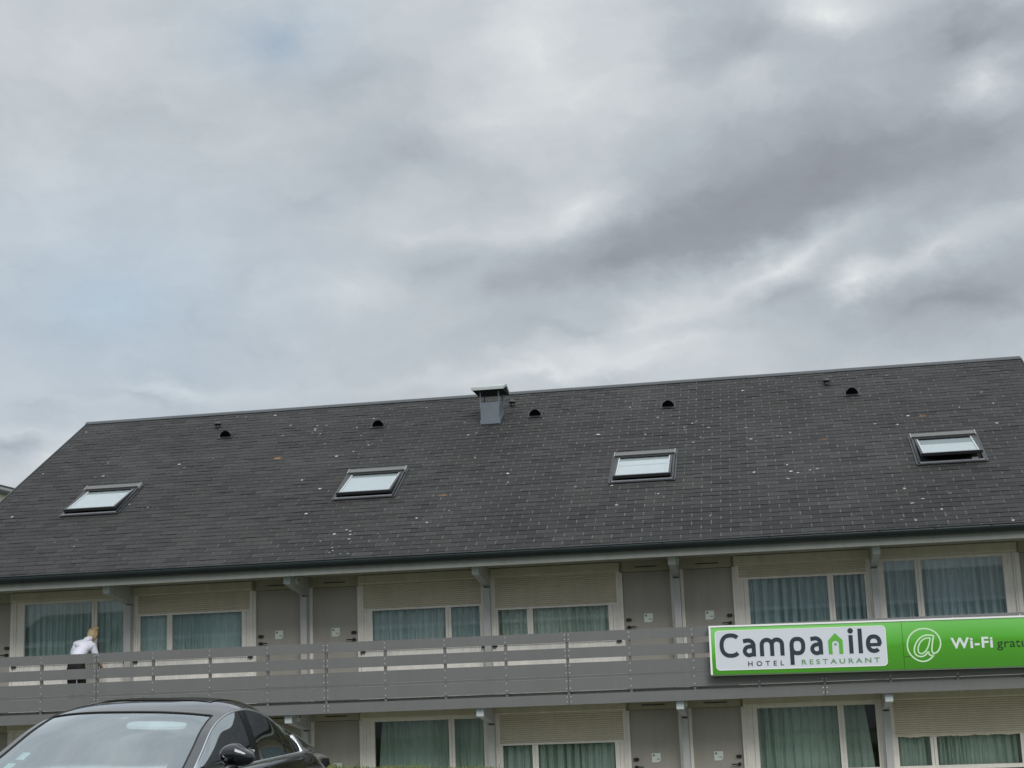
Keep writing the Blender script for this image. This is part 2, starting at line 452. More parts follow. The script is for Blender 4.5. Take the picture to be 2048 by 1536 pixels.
def build_ground():
    xs = [-900, -400, -150, -80] + [x * 0.7 for x in range(-70, 80)] + [80, 150, 400, 900]
    ys = [-900, -400, -150, -70, -45, -30, -20, -14] + [-9 + 0.3 * k for k in range(24)] + [-1, 5, 15, 30, 60, 150, 400, 900]
    mb = MB()
    vs = [(x, y, ground_z(x, y)) for x in xs for y in ys]; k = len(ys)
    mb.add(vs, [(i * k + j, (i + 1) * k + j, (i + 1) * k + j + 1, i * k + j + 1) for i in range(len(xs) - 1) for j in range(k - 1)], True)
    mt = mat('ground_turf', (0.075, 0.095, 0.035, 1), 0.95, var=0.35, vscale=0.8, bump=0.4, bscale=20)
    mb.build('ground', mt, kind='structure')
    p = MB().box(-45, 60, -60, -9.0, LOT - 0.05, LOT + 0.004)
    p.build('parking_lot', mat('asphalt', (0.052, 0.053, 0.056, 1), 0.85, var=0.2, vscale=2, bump=0.5, bscale=60), kind='structure')
    kb = MB().box(-45, 60, -9.0, -8.85, LOT - 0.05, LOT + 0.12)
    kb.build('kerb', mat('kerb_stone', (0.32, 0.31, 0.29, 1), 0.85, var=0.15), kind='structure')
    pv = MB().box(-12, 24, -1.9, 0.1, GZ - 0.05, GZ + 0.03)
    pv.build('path', M['concrete'], kind='structure')
    # grass on the bank in front of the hotel
    g = MB(); n = 30000
    X = rng.uniform(-3.5, 17, n); Y = rng.uniform(-6.2, -3.9, n)
    H = rng.uniform(0.04, 0.10, n); A = rng.uniform(0, 6.28, n); LN = rng.uniform(0, 0.05, n)
    for x, y, h, a, l in zip(X, Y, H, A, LN):
        z = ground_z(x, y) - 0.01
        if rng.random() < 0.012: h *= 1.9
        ca, sa = math.cos(a), math.sin(a); wd = 0.006
        g.add([(x - ca * wd, y - sa * wd, z), (x + ca * wd, y + sa * wd, z), (x - sa * l * .4 + ca * wd * .6, y + ca * l * .4 + sa * wd * .6, z + h * .6),
               (x - sa * l, y + ca * l, z + h)], [(0, 1, 2), (0, 2, 3)])
    gm = mat('grass_blades', (0.15, 0.18, 0.05, 1), 0.7, var=0.45, vscale=5)
    g.build('grass', gm, kind='stuff')


build_ground()

# ------------------------------------------------------------------ hotel
YW = 0.20                  # plane of windows and doors
ROOM = 3.6
DZ = -2.545                # lower storey
EY, EZ = -1.32, 2.35       # foot of the roof slope
SL = R(30.12)
RL = 8.70
XL, XR = -3.86, 18.39
hotel = empty('hotel_building', (7.2, 5.0, GZ),
              'two storey beige motel block with long slate roof, grey balcony railing and shuttered windows', 'building')


def RP(x, l, h=0.0):
    """point on the front roof slope: l along the slope, h off it"""
    return (x, EY + l * math.cos(SL) - h * math.sin(SL), EZ + l * math.sin(SL) + h * math.cos(SL))


def build_shell():
    w = MB()
    # inner back wall, gables, rear wall
    w.box(-3.6, 18.0, 3.4, 3.5, GZ, 2.2)
    for i in range(0, 7):
        x = -3.6 + ROOM * i
        if 0 < i < 6: w.box(x - 0.04, x + 0.04, YW + 0.14, 3.4, GZ, 2.18)
    w.box(-3.6, 18.0, YW + 0.1, 3.4, 2.19, 2.3)
    w.build('inner_wall', M['room'], hotel)
    gz = MB()
    ridge_y = EY + RL * math.cos(SL); ridge_z = EZ + RL * math.sin(SL)
    back_y = 2 * ridge_y - 0.1
    for x0, x1 in ((-3.75, -3.6), (18.0, 18.15)):
        poly = [(0.1, GZ), (back_y, GZ), (back_y, EZ + 0.62), (ridge_y, ridge_z - 0.15), (0.1, EZ + 0.62)]
        gz.prism_x(poly, x0, x1)
    gz.box(-3.6, 18.0, back_y - 0.15, back_y, GZ, EZ + 0.6)
    gz.build('gable_wall', M['gable'], hotel)


build_shell()


def build_deck():
    d = MB().box(-3.7, 18.2, -1.0, YW + 0.1, -0.37, -0.172)
    d.build('balcony_deck', M['concrete'], hotel)
    s = MB().box(-3.7, 18.2, -0.98, YW + 0.12, -0.385, -0.371)
    s.build('ceiling_panel', M['soffit'], hotel)
    s2 = MB().box(-3.75, 18.2, -1.24, YW + 0.12, 2.18, 2.19)
    s2.build('ceiling_panel', M['soffit'], hotel)


build_deck()


def uX(i, u):
    """room i, u measured from the post beside its window"""
    return ROOM * i + u if i % 2 == 0 else ROOM * (i + 1) - u


# shutter lower edge above each window (None = fully open), upper then lower storey
SHUT_U = {-1: None, 0: 1.60, 1: 1.49, 2: 1.39, 3: 1.735, 4: None}
SHUT_L = {-1: None, 0: 1.5, 1: None, 2: 1.425, 3: None, 4: 1.335}
slat_mesh = None


def build_room(i, dz, shut, lower):
    U = lambda a: uX(i, a)
    # --- wall pieces: header over the door, strips beside it
    w = MB()
    z0 = (GZ - dz) if lower else -0.195
    w.box(U(2.575), U(3.6), YW + 0.005, YW + 0.12, 1.99 + dz, 2.18 + dz)
    w.box(U(0.0), U(2.575), YW + 0.03, YW + 0.12, 2.0 + dz, 2.18 + dz)
    w.box(U(0.0), U(0.055), YW + 0.02, YW + 0.12, z0 + dz, 2.0 + dz)
    o = w.build('header_panel', M['header'], hotel)
    MB().box(U(3.03) - 0.215, U(3.03) + 0.215, YW - 0.004, YW + 0.006, 2.066 + dz, 2.082 + dz).build('vent_slot', M['black'], o)
    # --- door
    d = MB().box(U(2.578), U(3.474), YW + 0.05, YW + 0.09, z0 + 0.075 + dz, 1.982 + dz)
    do = d.build('door', M['door'], hotel)
    MB().box(U(2.578), U(3.474), YW + 0.03, YW + 0.09, z0 + dz, z0 + 0.068 + dz).build('threshold', M['black'], do)
    f = MB()
    f.box(U(3.477), U(3.535), YW - 0.01, YW + 0.10, z0 + dz, 1.988 + dz)
    f.box(U(2.520), U(2.575), YW - 0.012, YW + 0.10, z0 + dz, 1.988 + dz)
    f.build('door_frame', M['frame'], do)
    xk = 2.578 + 0.085
    k = MB()
    nseg = 12
    ring = [(U(xk) + 0.05 * (abs(math.cos(a)) ** 0.6) * math.copysign(1, math.cos(a)), 1.10 + dz + 0.030 * (abs(math.sin(a)) ** 0.6) * math.copysign(1, math.sin(a))) for a in [2 * math.pi * j / nseg for j in range(nseg)]]
    k.add([(x, YW + 0.015, z) for x, z in ring] + [(x, YW + 0.05, z) for x, z in ring],
          [tuple(range(nseg))] + [(j, (j + 1) % nseg, nseg + (j + 1) % nseg, nseg + j) for j in range(nseg)])
    k.build('door_lock', M['black'], do)
    h = MB()
    sgn = 1 if i % 2 == 0 else -1
    h.tube([(U(xk) - sgn * 0.005, YW + 0.05, 0.962 + dz), (U(xk) - sgn * 0.005, YW - 0.005, 0.962 + dz)], 0.032, 12)
    h.tube([(U(xk), YW - 0.01, 0.962 + dz), (U(xk) + sgn * 0.07, YW - 0.016, 0.966 + dz), (U(xk) + sgn * 0.145, YW - 0.012, 0.962 + dz)], [0.013, 0.012, 0.009], 8)
    h.build('door_handle', M['black'], do)
    p = MB(); pc = U(3.03)
    q = 0.0815
    pts = [(-q, -q), (q * 0.45, -q), (q * 0.8, -q * 0.8), (q, -q * 0.45), (q, q), (-q, q)]
    p.add([(pc + a, YW + 0.042, 1.12 + dz + b) for a, b in pts] + [(pc + a, YW + 0.05, 1.12 + dz + b) for a, b in pts],
          [tuple(range(6))] + [(j, (j + 1) % 6, 6 + (j + 1) % 6, 6 + j) for j in range(6)])
    p.build('room_plate', M['plate'], do)
    p2 = MB()
    p2.add([(pc - 0.045 + 0.022 * math.cos(a), YW + 0.039, 1.12 + dz + 0.045 + 0.022 * math.sin(a)) for a in [2 * math.pi * j / 12 for j in range(12)]], [tuple(range(12))])
    p2.build('plate_logo', mat_once('plate_green', rgb(120, 150, 124)), do)
    p3 = MB()
    for j, hh in enumerate((0.022, 0.018, 0.022)):
        p3.box(pc + 0.012 + j * 0.018, pc + 0.025 + j * 0.018, YW + 0.038, YW + 0.041, 1.12 + dz - 0.036, 1.12 + dz - 0.036 + hh)
    p3.build('room_number', mat_once('plate_grey', rgb(120, 136, 128)), do)

    # --- window
    f = MB()
    B = lambda a, b, ya, yb, za, zb: f.box(U(a), U(b), ya, yb, za + dz, zb + dz)
    B(0.055, 0.092, YW - 0.035, YW + 0.1, z0 if False else 0.72, 2.0)      # shutter guide, post side
    B(0.094, 0.135, YW - 0.020, YW + 0.1, 0.72, 2.0)
    B(2.456, 2.492, YW - 0.020, YW + 0.1, 0.72, 2.0)     # guide, door side
    B(2.494, 2.519, YW - 0.035, YW + 0.1, 0.72, 2.0)
    B(0.136, 0.176, YW + 0.015, YW + 0.08, 0.77, 1.995)  # sash stiles
    B(0.735, 0.788, YW + 0.012, YW + 0.08, 0.84, 1.94)
    B(0.792, 0.845, YW + 0.002, YW + 0.08, 0.84, 1.94)
    B(2.285, 2.368, YW + 0.004, YW + 0.08, 0.77, 1.995)
    B(2.372, 2.455, YW + 0.016, YW + 0.08, 0.77, 1.995)
    B(0.176, 2.285, YW + 0.010, YW + 0.08, 1.94, 1.995)
    B(0.176, 2.285, YW + 0.010, YW + 0.08, 0.77, 0.84)
    B(0.055, 2.52, YW - 0.026, YW + 0.1, 0.722, 0.745)    # sill
    wo = f.build('window', M['frame'], hotel)
    for a in (0.10, 2.47):
        MB().box(U(a) - 0.045, U(a) + 0.045, YW - 0.06, YW - 0.027, 0.70 + dz, 0.735 + dz).build('sill_cap', M['black'], wo)
    for a, b in ((0.176, 0.735), (0.845, 2.285)):
        g = MB(); x0, x1 = sorted((U(a), U(b)))
        g.add([(x0, YW + 0.045, 0.84 + dz), (x1, YW + 0.045, 0.84 + dz), (x1, YW + 0.045, 1.94 + dz), (x0, YW + 0.045, 1.94 + dz)], [(0, 1, 2, 3)])
        g.build('pane', M['pane'], wo)
    # ribbed cladding under the sill
    c = MB(); nr = 49
    for j in range(nr):
        a = 0.06 + j * (2.455 / nr); b = a + 2.455 / nr
        c.box(U(a), U(b - 0.016), YW - 0.012, YW + 0.06, z0 + dz, 0.721 + dz)
        c.box(U(b - 0.016), U(b), YW + 0.006, YW + 0.06, z0 + dz, 0.721 + dz)
    c.build('cladding', M['clad'], hotel)
    # roller shutter box, slats and bottom bar
    bx = MB()
    x0, x1 = sorted((U(0.07), U(2.53)))
    bx.prism_x([(YW - 0.13, 2.02 + dz), (YW - 0.13, 2.168 + dz), (YW + 0.02, 2.168 + dz), (YW + 0.02, 1.998 + dz), (YW - 0.10, 1.998 + dz)][::-1], x0, x1)
    so = bx.build('shutter_box', M['box'], hotel)
    if shut is not None:
        pitch = 0.0385
        z = shut + 0.04
        x0, x1 = sorted((U(0.125), U(2.466)))
        global slat_mesh
        if slat_mesh is None:
            s = MB(); L = x1 - x0
            s.prism_x([(0.008, 0), (0.0, 0.003), (-0.006, 0.011), (-0.006, 0.025), (0.0, 0.033), (0.008, 0.0365), (0.012, 0.0365), (0.012, 0)][::-1], 0, L)
            slat_mesh = s.mesh('slat', M['slat'])
        while z < 1.998:
            link('slat', slat_mesh, so, (x0, YW - 0.008, z + dz))
            z += pitch
        if not (lower and i == 4):
            MB().box(x0, x1, YW - 0.016, YW + 0.006, shut + dz, shut + 0.038 + dz).build('bottom_bar', M['frame'], so)
        else:
            r = MB(); n = 40
            xs = np.linspace(x0, x1, n + 1)
            for j in range(n):
                zb = shut + 0.014 * rng.random() + 0.006 * math.sin(j * 0.9)
                r.box(xs[j], xs[j + 1], YW - 0.006, YW + 0.004, zb + dz, shut + 0.041 + dz)
            r.build('bottom_bar', M['slat'], so)


_once = {}


def mat_once(name, col, **k):
    if name not in _once: _once[name] = mat(name, col, **k)
    return _once[name]


for i in range(-1, 5):
    build_room(i, 0.0, SHUT_U[i], False)
    build_room(i, DZ, SHUT_L[i], True)

# posts with cantilever beams and lamps
for k in range(-1, 6):
    x = ROOM * k
    for dz, zb in ((0.0, -0.195), (DZ, GZ - DZ)):
        p = MB().box(x - 0.062, x + 0.062, 0.0, YW + 0.11, zb + dz, 1.815 + dz)
        po = p.build('wall_post', M['post'], hotel)
        b = MB()
        b.hexa([(x - 0.062, -0.98, 2.006 + dz), (x + 0.062, -0.98, 2.006 + dz), (x + 0.062, YW + 0.1, 1.80 + dz), (x - 0.062, YW + 0.1, 1.80 + dz),
                (x - 0.062, -0.98, 2.178 + dz), (x + 0.062, -0.98, 2.178 + dz), (x + 0.062, YW + 0.1, 2.178 + dz), (x - 0.062, YW + 0.1, 2.178 + dz)])
        bo = b.build('beam', M['post'], hotel)
        MB().box(x - 0.066, x + 0.066, -0.995, -0.978, 2.002 + dz, 2.179 + dz).build('beam_cap', mat_once('cap_light', rgb(188, 198, 200), rough=0.5), bo)
        if k % 2 == 1:
            l = MB(); c = Vector((x + 0.062, -0.62, 2.10 + dz))
            n = 20
            l.grid(lambda u, v: (c.x + 0.05 * math.sin(u * math.pi / 2) if u > 0 else c.x, c.y + 0.085 * math.cos(2 * math.pi * v) * math.cos(u * math.pi / 2 * 0.75),
                                 c.z + 0.085 * math.sin(2 * math.pi * v) * math.cos(u * math.pi / 2 * 0.75)), 6, n)
            lo = l.build('wall_lamp', mat_once('lamp_glass', rgb(196, 200, 194), rough=0.35), bo)


# --- balcony railing
YR = -1.08
S = 1.1216
X0 = -0.131


def build_railing():
    ro = bpy.data.objects.new('balcony_railing', None); COL.objects.link(ro)
    ro.parent = hotel; ro.matrix_parent_inverse = Matrix.Translation(-WLOC[hotel.name]); WLOC[ro.name] = Vector((0, 0, 0))
    pm = MB().box(-0.024, 0.024, YR + 0.014, YR + 0.062, -0.40, 0.84).mesh('railing_post', M['board_edge'])
    for k in range(-3, 17):
        x = X0 + S * k
        if x > 18.1: break
        link('railing_post', pm, ro, (x, 0, 0))
    joints = [-3.72] + [X0 + 4 * S * k for k in range(0, 5)] + [18.25]
    joints = [j for j in joints if j <= 18.25]
    joints = sorted(set(round(j, 4) for j in joints))
    rows = [(0.700, 0.878), (0.408, 0.598), (0.112, 0.334), (-0.160, 0.062), (-0.397, -0.218)]
    for a, b in zip(joints[:-1], joints[1:]):
        if b - a < 0.3: continue
        for z0, z1 in rows:
            jit = rng.uniform(-0.0015, 0.0015)
            MB().box(a + 0.006, b - 0.006, YR + jit, YR + 0.013 + jit, z0, z1).build('board', M['board'], ro)
        MB().box(a + 0.006, b - 0.006, YR + 0.0025, YR + 0.012, 0.0635, 0.1105).build('joint_strip', M['board_edge'], ro)
    sc = MB()

    def screw(x, z):
        n = 8; vs = [(x, YR - 0.0055, z)] + [(x + 0.009 * math.cos(2 * math.pi * j / n), YR - 0.0017, z + 0.009 * math.sin(2 * math.pi * j / n)) for j in range(n)]
        sc.add(vs, [(0, 1 + (j + 1) % n, 1 + j) for j in range(n)], True)
    for k in range(-3, 17):
        x = X0 + S * k
        if x > 18.1: break
        jt = k % 4 == 0
        for j, (z0, z1) in enumerate(rows):
            if j == 4 and not jt: continue
            for z in (z0 + 0.05, z1 - 0.045):
                for dx in ((-0.034, 0.034) if jt else (0,)):
                    screw(x + dx, z)
    sc.build('screw_heads', M['screw'], ro, kind='stuff')


build_railing()

# --- eaves: fascia, gutter
MB().box(XL, XR, -1.275, -1.25, 2.126, 2.33).build('fascia', M['fascia'], hotel)
g = MB()
prof = [(-0.075 * math.cos(math.pi * j / 10), -0.115 * math.sin(math.pi * j / 10)) for j in range(11)]
cy, cz = -1.352, 2.372
ring = [(cy + a, cz + b) for a, b in prof] + [(cy + a * 0.93, cz + b * 0.93) for a, b in reversed(prof)]
g.prism_x(ring[::-1], XL - 0.02, XR + 0.02, True)
g.tube([(XL - 0.02, cy - 0.075, cz + 0.006), (XR + 0.02, cy - 0.075, cz + 0.006)], 0.011, 6)
go = g.build('gutter', M['gutter'], hotel)
for k in range(24):
    x = XL + 0.45 + k * 0.94
    c = MB()
    ringc = [(cy + a * 1.06, cz + b * 1.06) for a, b in prof] + [(cy + a * 1.0, cz + b * 1.0) for a, b in reversed(prof)]
    c.prism_x(ringc[::-1], x - 0.016, x + 0.016)
    c.build('gutter_bracket', M['gutter'], go)

# --- roof: deck, slates, ridge, verges
SKY = [(-2.028, 0), (3.886, 0), (9.541, 0), (15.464, 1)]     # left edge of each skylight, opened wider?
SKW, SK0, SK1 = 1.266, 2.88, 4.32


def build_roof():
    r = MB()
    poly = [RP(0, 0.0, 0)[1:], RP(0, RL, 0)[1:], (2 * RP(0, RL)[1] - EY, EZ), (2 * RP(0, RL)[1] - EY, EZ - 0.1), (RP(0, RL)[1], RP(0, RL)[2] - 0.14), (EY + 0.06, EZ - 0.06)]
    r.prism_x(poly[::-1], XL + 0.02, XR - 0.02)
    ro = r.build('roof', M['underslate'], hotel)
    TW, TE, gap, th = 0.358, 0.185, 0.0150, 0.004
    nrow = int(math.ceil(RL / TE))
    tiles = []
    for k in range(nrow):
        l0 = k * TE - 0.03
        l1 = min(l0 + TE + 0.03, RL - 0.02)
        off = (k % 2) * TW / 2 + rng.uniform(-0.006, 0.006)
        x = XL - off
        while x < XR:
            a, b = max(x, XL), min(x + TW, XR)
            x += TW
            if b - a < 0.05: continue
            xc, lc = (a + b) / 2, (l0 + l1) / 2
            if any(s + 0.03 < a and b < s + SKW - 0.03 and SK0 + 0.03 < l0 and l1 < SK1 - 0.03 for s, _ in SKY): continue
            tiles.append((a, b, l0, l1))
    cam = np.array(CAM)

    def dist(t):
        p = RP((t[0] + t[1]) / 2, t[2])
        return math.dist(p, CAM) if (abs(t[1] - t[0] - TW) < 1e-6 and p[0] < 16.45 and t[2] > 0.0) else 1e9
    order = sorted(range(len(tiles)), key=lambda j: dist(tiles[j]))
    single = set(order[:300])
    # mesh variants for the single slates
    variants = []
    ca, sa = math.cos(SL), math.sin(SL)

    def corners(a, b, l0, l1, g2, lift, skew):
        # bottom edge proud, top edge tucked under the next row
        def P(x, l, h): return (x, l * ca - h * sa, l * sa + h * ca)
        hb, ht = 0.0055 + lift, 0.001
        return [P(a + g2, l0 + skew, hb), P(b - g2, l0 - skew, hb), P(b - g2, l1, ht), P(a + g2, l1, ht),
                P(a + g2, l0 + skew, hb + th), P(b - g2, l0 - skew, hb + th), P(b - g2, l1, ht + th), P(a + g2, l1, ht + th)]
    for q in range(10):
        s = MB(); s.hexa(corners(0, TW, 0, TE + 0.03, gap / 2 + rng.uniform(0, 0.002), (0.004 if q % 4 == 0 else rng.uniform(0, 0.002)), rng.uniform(-0.003, 0.003)))
        variants.append(s.mesh('slate', M['slate'], [rng.random()] * 6))
    stuff = MB(); tones = []
    for j, (a, b, l0, l1) in enumerate(tiles):
        if j in single:
            base = RP(a, l0)
            link('slate', variants[rng.integers(10)], ro, base)
        else:
            c = corners(a, b, l0, l1, gap / 2 + rng.uniform(0, 0.002), rng.uniform(0, 0.002) + (rng.uniform(0.002, 0.006) if rng.random() < 0.22 else 0), rng.uniform(-0.003, 0.003))
            stuff.hexa([(p[0], p[1] + EY, p[2] + EZ) for p in c])
            tones += [rng.random()] * 6
    me = stuff.mesh('slates', M['slate'], tones)
    link('slates', me, ro, kind='stuff')
    # back slope slates as one plain covering
    bk = MB(); yr, zr = RP(0, RL)[1:]
    bk.add([(XL, yr, zr + 0.01), (XR, yr, zr + 0.01), (XR, 2 * yr - EY, EZ + 0.01), (XL, 2 * yr - EY, EZ + 0.01)], [(0, 1, 2, 3)])
    bk.build('back_slope', M['slate'], ro)
    # ridge capping in lengths
    n = 11; w = (XR - XL) / n
    for k in range(n):
        c = MB(); a, b = XL - 0.02 + k * w, XL - 0.02 + (k + 1) * w + 0.015
        dy, dz = 0.095 * ca, 0.095 * sa
        lift = 0.002 * (k % 2)
        poly = [(yr - dy, zr - dz + 0.022 + lift), (yr - dy, zr - dz + 0.034 + lift), (yr - 0.03, zr + 0.04 + lift), (yr, zr + 0.058 + lift), (yr + 0.03, zr + 0.04 + lift), (yr + dy, zr - dz + 0.034 + lift), (yr + dy, zr - dz + 0.022 + lift), (yr, zr + 0.03 + lift)]
        c.prism_x(poly[::-1], a, b)
        c.build('ridge_cap', M['ridge'], ro)
    for x0, x1 in ((XL - 0.025, XL - 0.001), (XR + 0.001, XR + 0.025)):
        v = MB()
        for sgn in (0, 1):
            Yf = (lambda y: y) if not sgn else (lambda y: 2 * yr - y)
            pl = [RP(0, -0.03, -0.16)[1:], RP(0, -0.03, 0.022)[1:], (yr, zr + 0.022), (yr, zr - 0.17)]
            pl = [(Yf(y), z) for y, z in pl]
            v.prism_x(pl if sgn else pl[::-1], x0, x1)
        v.build('verge_board', M['ridge'], ro)
    return ro


roof = build_roof()


def roof_box(mb, x0, x1, l0, l1, h0, h1):
    return mb.hexa([RP(x0, l0, h0), RP(x1, l0, h0), RP(x1, l1, h0), RP(x0, l1, h0), RP(x0, l0, h1), RP(x1, l0, h1), RP(x1, l1, h1), RP(x0, l1, h1)])


def build_skylight(x, wide, idx):
    W = SKW
    f = MB()
    roof_box(f, x - 0.02, x + W + 0.02, SK0 - 0.04, SK0 + 0.05, 0.02, 0.032)       # apron
    roof_box(f, x + 0.01, x + 0.055, SK0 + 0.02, SK1 - 0.02, 0.0, 0.055)
    roof_box(f, x + W - 0.055, x + W - 0.01, SK0 + 0.02, SK1 - 0.02, 0.0, 0.055)
    roof_box(f, x - 0.035, x, SK0, SK1 + 0.03, 0.0, 0.03)
    roof_box(f, x + W, x + W + 0.035, SK0, SK1 + 0.03, 0.0, 0.03)
    fo = f.build('skylight', M['flash'], hotel)
    a = MB(); roof_box(a, x + 0.03, x + W - 0.03, SK0 - 0.02, SK0 + 0.035, 0.033, 0.055)
    a.build('lower_flashing', M['lead'], fo)
    h = MB(); roof_box(h, x + 0.025, x + W - 0.025, SK1 - 0.15, SK1 + 0.02, 0.03, 0.080)
    h.build('hood', M['hood'], fo)
    t = MB()
    for xx in (x + 0.005, x + W - 0.02): roof_box(t, xx, xx + 0.016, SK1 - 0.19, SK1 + 0.03, 0.03, 0.09)
    t.build('hood_end', mat_once('hood_end_light', rgb(150, 154, 152), rough=0.4), fo)
    c = MB(); roof_box(c, x + 0.055, x + W - 0.055, SK0 + 0.036, SK1 - 0.17, -0.06, 0.004)
    c.build('opening_shade', M['black'], fo)  # solid black slab painting the darkness of the opening; the roof is uncut
    # sash, hinged near the top and lifted at the foot
    lt = 0.16 if wide else 0.085
    la, lb = SK0 + 0.06, SK1 - 0.16
    hb, hta = 0.04 + lt, 0.035

    def SH(l, off): return hb + (hta - hb) * (l - la) / (lb - la) + off

    def sash_box(mb, xa, xb, l0, l1, o0, o1):
        mb.hexa([RP(xa, l0, SH(l0, o0)), RP(xb, l0, SH(l0, o0)), RP(xb, l1, SH(l1, o0)), RP(xa, l1, SH(l1, o0)),
                 RP(xa, l0, SH(l0, o1)), RP(xb, l0, SH(l0, o1)), RP(xb, l1, SH(l1, o1)), RP(xa, l1, SH(l1, o1))])
    s = MB()
    xa, xb = x + 0.062, x + W - 0.062
    sash_box(s, xa, xa + 0.045, la, lb, -0.04, 0.018)
    sash_box(s, xb - 0.045, xb, la, lb, -0.04, 0.018)
    sash_box(s, xa + 0.045, xb - 0.045, la, la + 0.045, -0.04, 0.018)
    sash_box(s, xa + 0.045, xb - 0.045, lb - 0.06, lb, -0.04, 0.018)
    s.build('sash', M['flash'], fo)
    e = MB()       # bright beads round the glass
    sash_box(e, xa + 0.0452, xa + 0.070, la + 0.046, lb - 0.061, -0.02, 0.008)
    sash_box(e, xb - 0.070, xb - 0.0452, la + 0.046, lb - 0.061, -0.02, 0.008)
    sash_box(e, xa + 0.0705, xb - 0.0705, la + 0.046, la + 0.068, -0.02, 0.008)
    e.build('glazing_bead', M['blind'], fo)
    gp = MB(); za = 0.004
    gp.add([RP(xa + 0.070, la + 0.068, SH(la + 0.068, za)), RP(xb - 0.070, la + 0.068, SH(la + 0.068, za)), RP(xb - 0.070, lb - 0.061, SH(lb - 0.061, za)), RP(xa + 0.070, lb - 0.061, SH(lb - 0.061, za))], [(0, 1, 2, 3)])
    gp.build('pane', M['skypane'], fo)
    # pale roller blind under the glass, top strip left dark
    top = lb - (0.42 if wide else 0.20)
    bl = MB(); 
    sash_box(bl, xa + 0.071, xb - 0.071, la + 0.069, top, -0.028, -0.020)
    bl.build('roller_blind', M['blind'], fo)
    if idx == 2:
        fold = MB(); sash_box(fold, xa + 0.079, xb - 0.079, lb - 0.52, lb - 0.50, -0.0195, -0.008); fold.build('blind_bar', M['blind'], fo)
    dk = MB(); sash_box(dk, xa + 0.046, xb - 0.046, top + 0.002, lb - 0.062, -0.05, -0.03)
    dk.build('sash_recess', mat_once('recess_grey', rgb(96, 112, 110), rough=0.6), fo)
    fr = MB()    # black strip painting the shade in the gap below the lifted sash
    roof_box(fr, x + 0.09, x + W - 0.09, SK0 + 0.037, SK0 + 0.058, 0.0, 0.045 if not wide else 0.06)
    fr.build('gap_shade', M['black'], fo)
    if wide:
        lb_ = MB(); roof_box(lb_, x + W - 0.27, x + W - 0.15, SK0 + 0.0365, SK0 + 0.04, 0.05, 0.09)
        lb_.build('rating_plate', mat_once('plate_metal', rgb(150, 150, 152), rough=0.4), fo)


for n, (x, wd) in enumerate(SKY): build_skylight(x, wd, n)


def build_vent(x, l):
    """half-round roof ventilator with a black sheet painting the shade in its mouth"""
    r, n = 0.135, 14
    b = MB()
    roof_box(b, x - 0.17, x + 0.17, l - 0.10, l + 0.30, 0.018, 0.026)
    p0 = RP(x, l, 0.02)
    ring0 = [(x + r * math.cos(math.pi * j / n), p0[1], p0[2] + 1.12 * r * math.sin(math.pi * j / n)) for j in range(n + 1)]
    p1 = RP(x, l + 0.30, 0.022)
    ring1 = [(x + r * 0.98 * math.cos(math.pi * j / n), p1[1], p1[2] + 0.015 * math.sin(math.pi * j / n)) for j in range(n + 1)]
    b.add(ring0 + ring1, [(j, j + 1, n + 2 + j, n + 1 + j) for j in range(n)], True)
    ring2 = [(x + (r - 0.004) * math.cos(math.pi * j / n), p0[1], p0[2] + 1.12 * (r - 0.004) * math.sin(math.pi * j / n)) for j in range(n + 1)]
    b.add(ring0 + ring2, [(j, n + 1 + j, n + 2 + j, j + 1) for j in range(n)])
    o = b.build('roof_vent', mat_once('vent_black', (0.010, 0.010, 0.011, 1), rough=0.5), hotel)
    m_ = MB()
    ring3 = [(x + (r - 0.004) * math.cos(math.pi * j / n), p0[1] + 0.006, p0[2] + 1.12 * (r - 0.004) * math.sin(math.pi * j / n)) for j in range(n + 1)]
    m_.add(ring3 + [(x, p0[1] + 0.006, p0[2] - 0.02)], [(j + 1, j, n + 1) for j in range(n)])
    m_.build('vent_mouth_shade', mat_once('mouth_shade_black', (0.002, 0.002, 0.002, 1), rough=0.9, spec=0.0), o)  # flat near-black sheet: the shade inside the vent is put into its colour


for x in (0.251, 3.915, 7.562, 10.557, 14.563): build_vent(x, 7.05)
for x, l in ((-0.161, 7.74), (6.942, 7.84), (14.065, 7.80)):
    p = MB(); c = RP(x, l, 0.0)
    p.tube([(c[0], c[1], c[2] - 0.05), (c[0], c[1], c[2] + 0.09)], 0.055, 12)
    po = p.build('vent_pipe', mat_once('vent_black', (0.010, 0.010, 0.011, 1), rough=0.5), hotel)
    k = MB(); k.tube([(c[0], c[1], c[2] + 0.09), (c[0], c[1], c[2] + 0.105), (c[0], c[1], c[2] + 0.15), (c[0], c[1], c[2] + 0.165)], [0.085, 0.09, 0.07, 0.02], 12)
    k.build('pipe_cap', mat_once('pipe_cap_grey', rgb(70, 74, 76), rough=0.6), po)


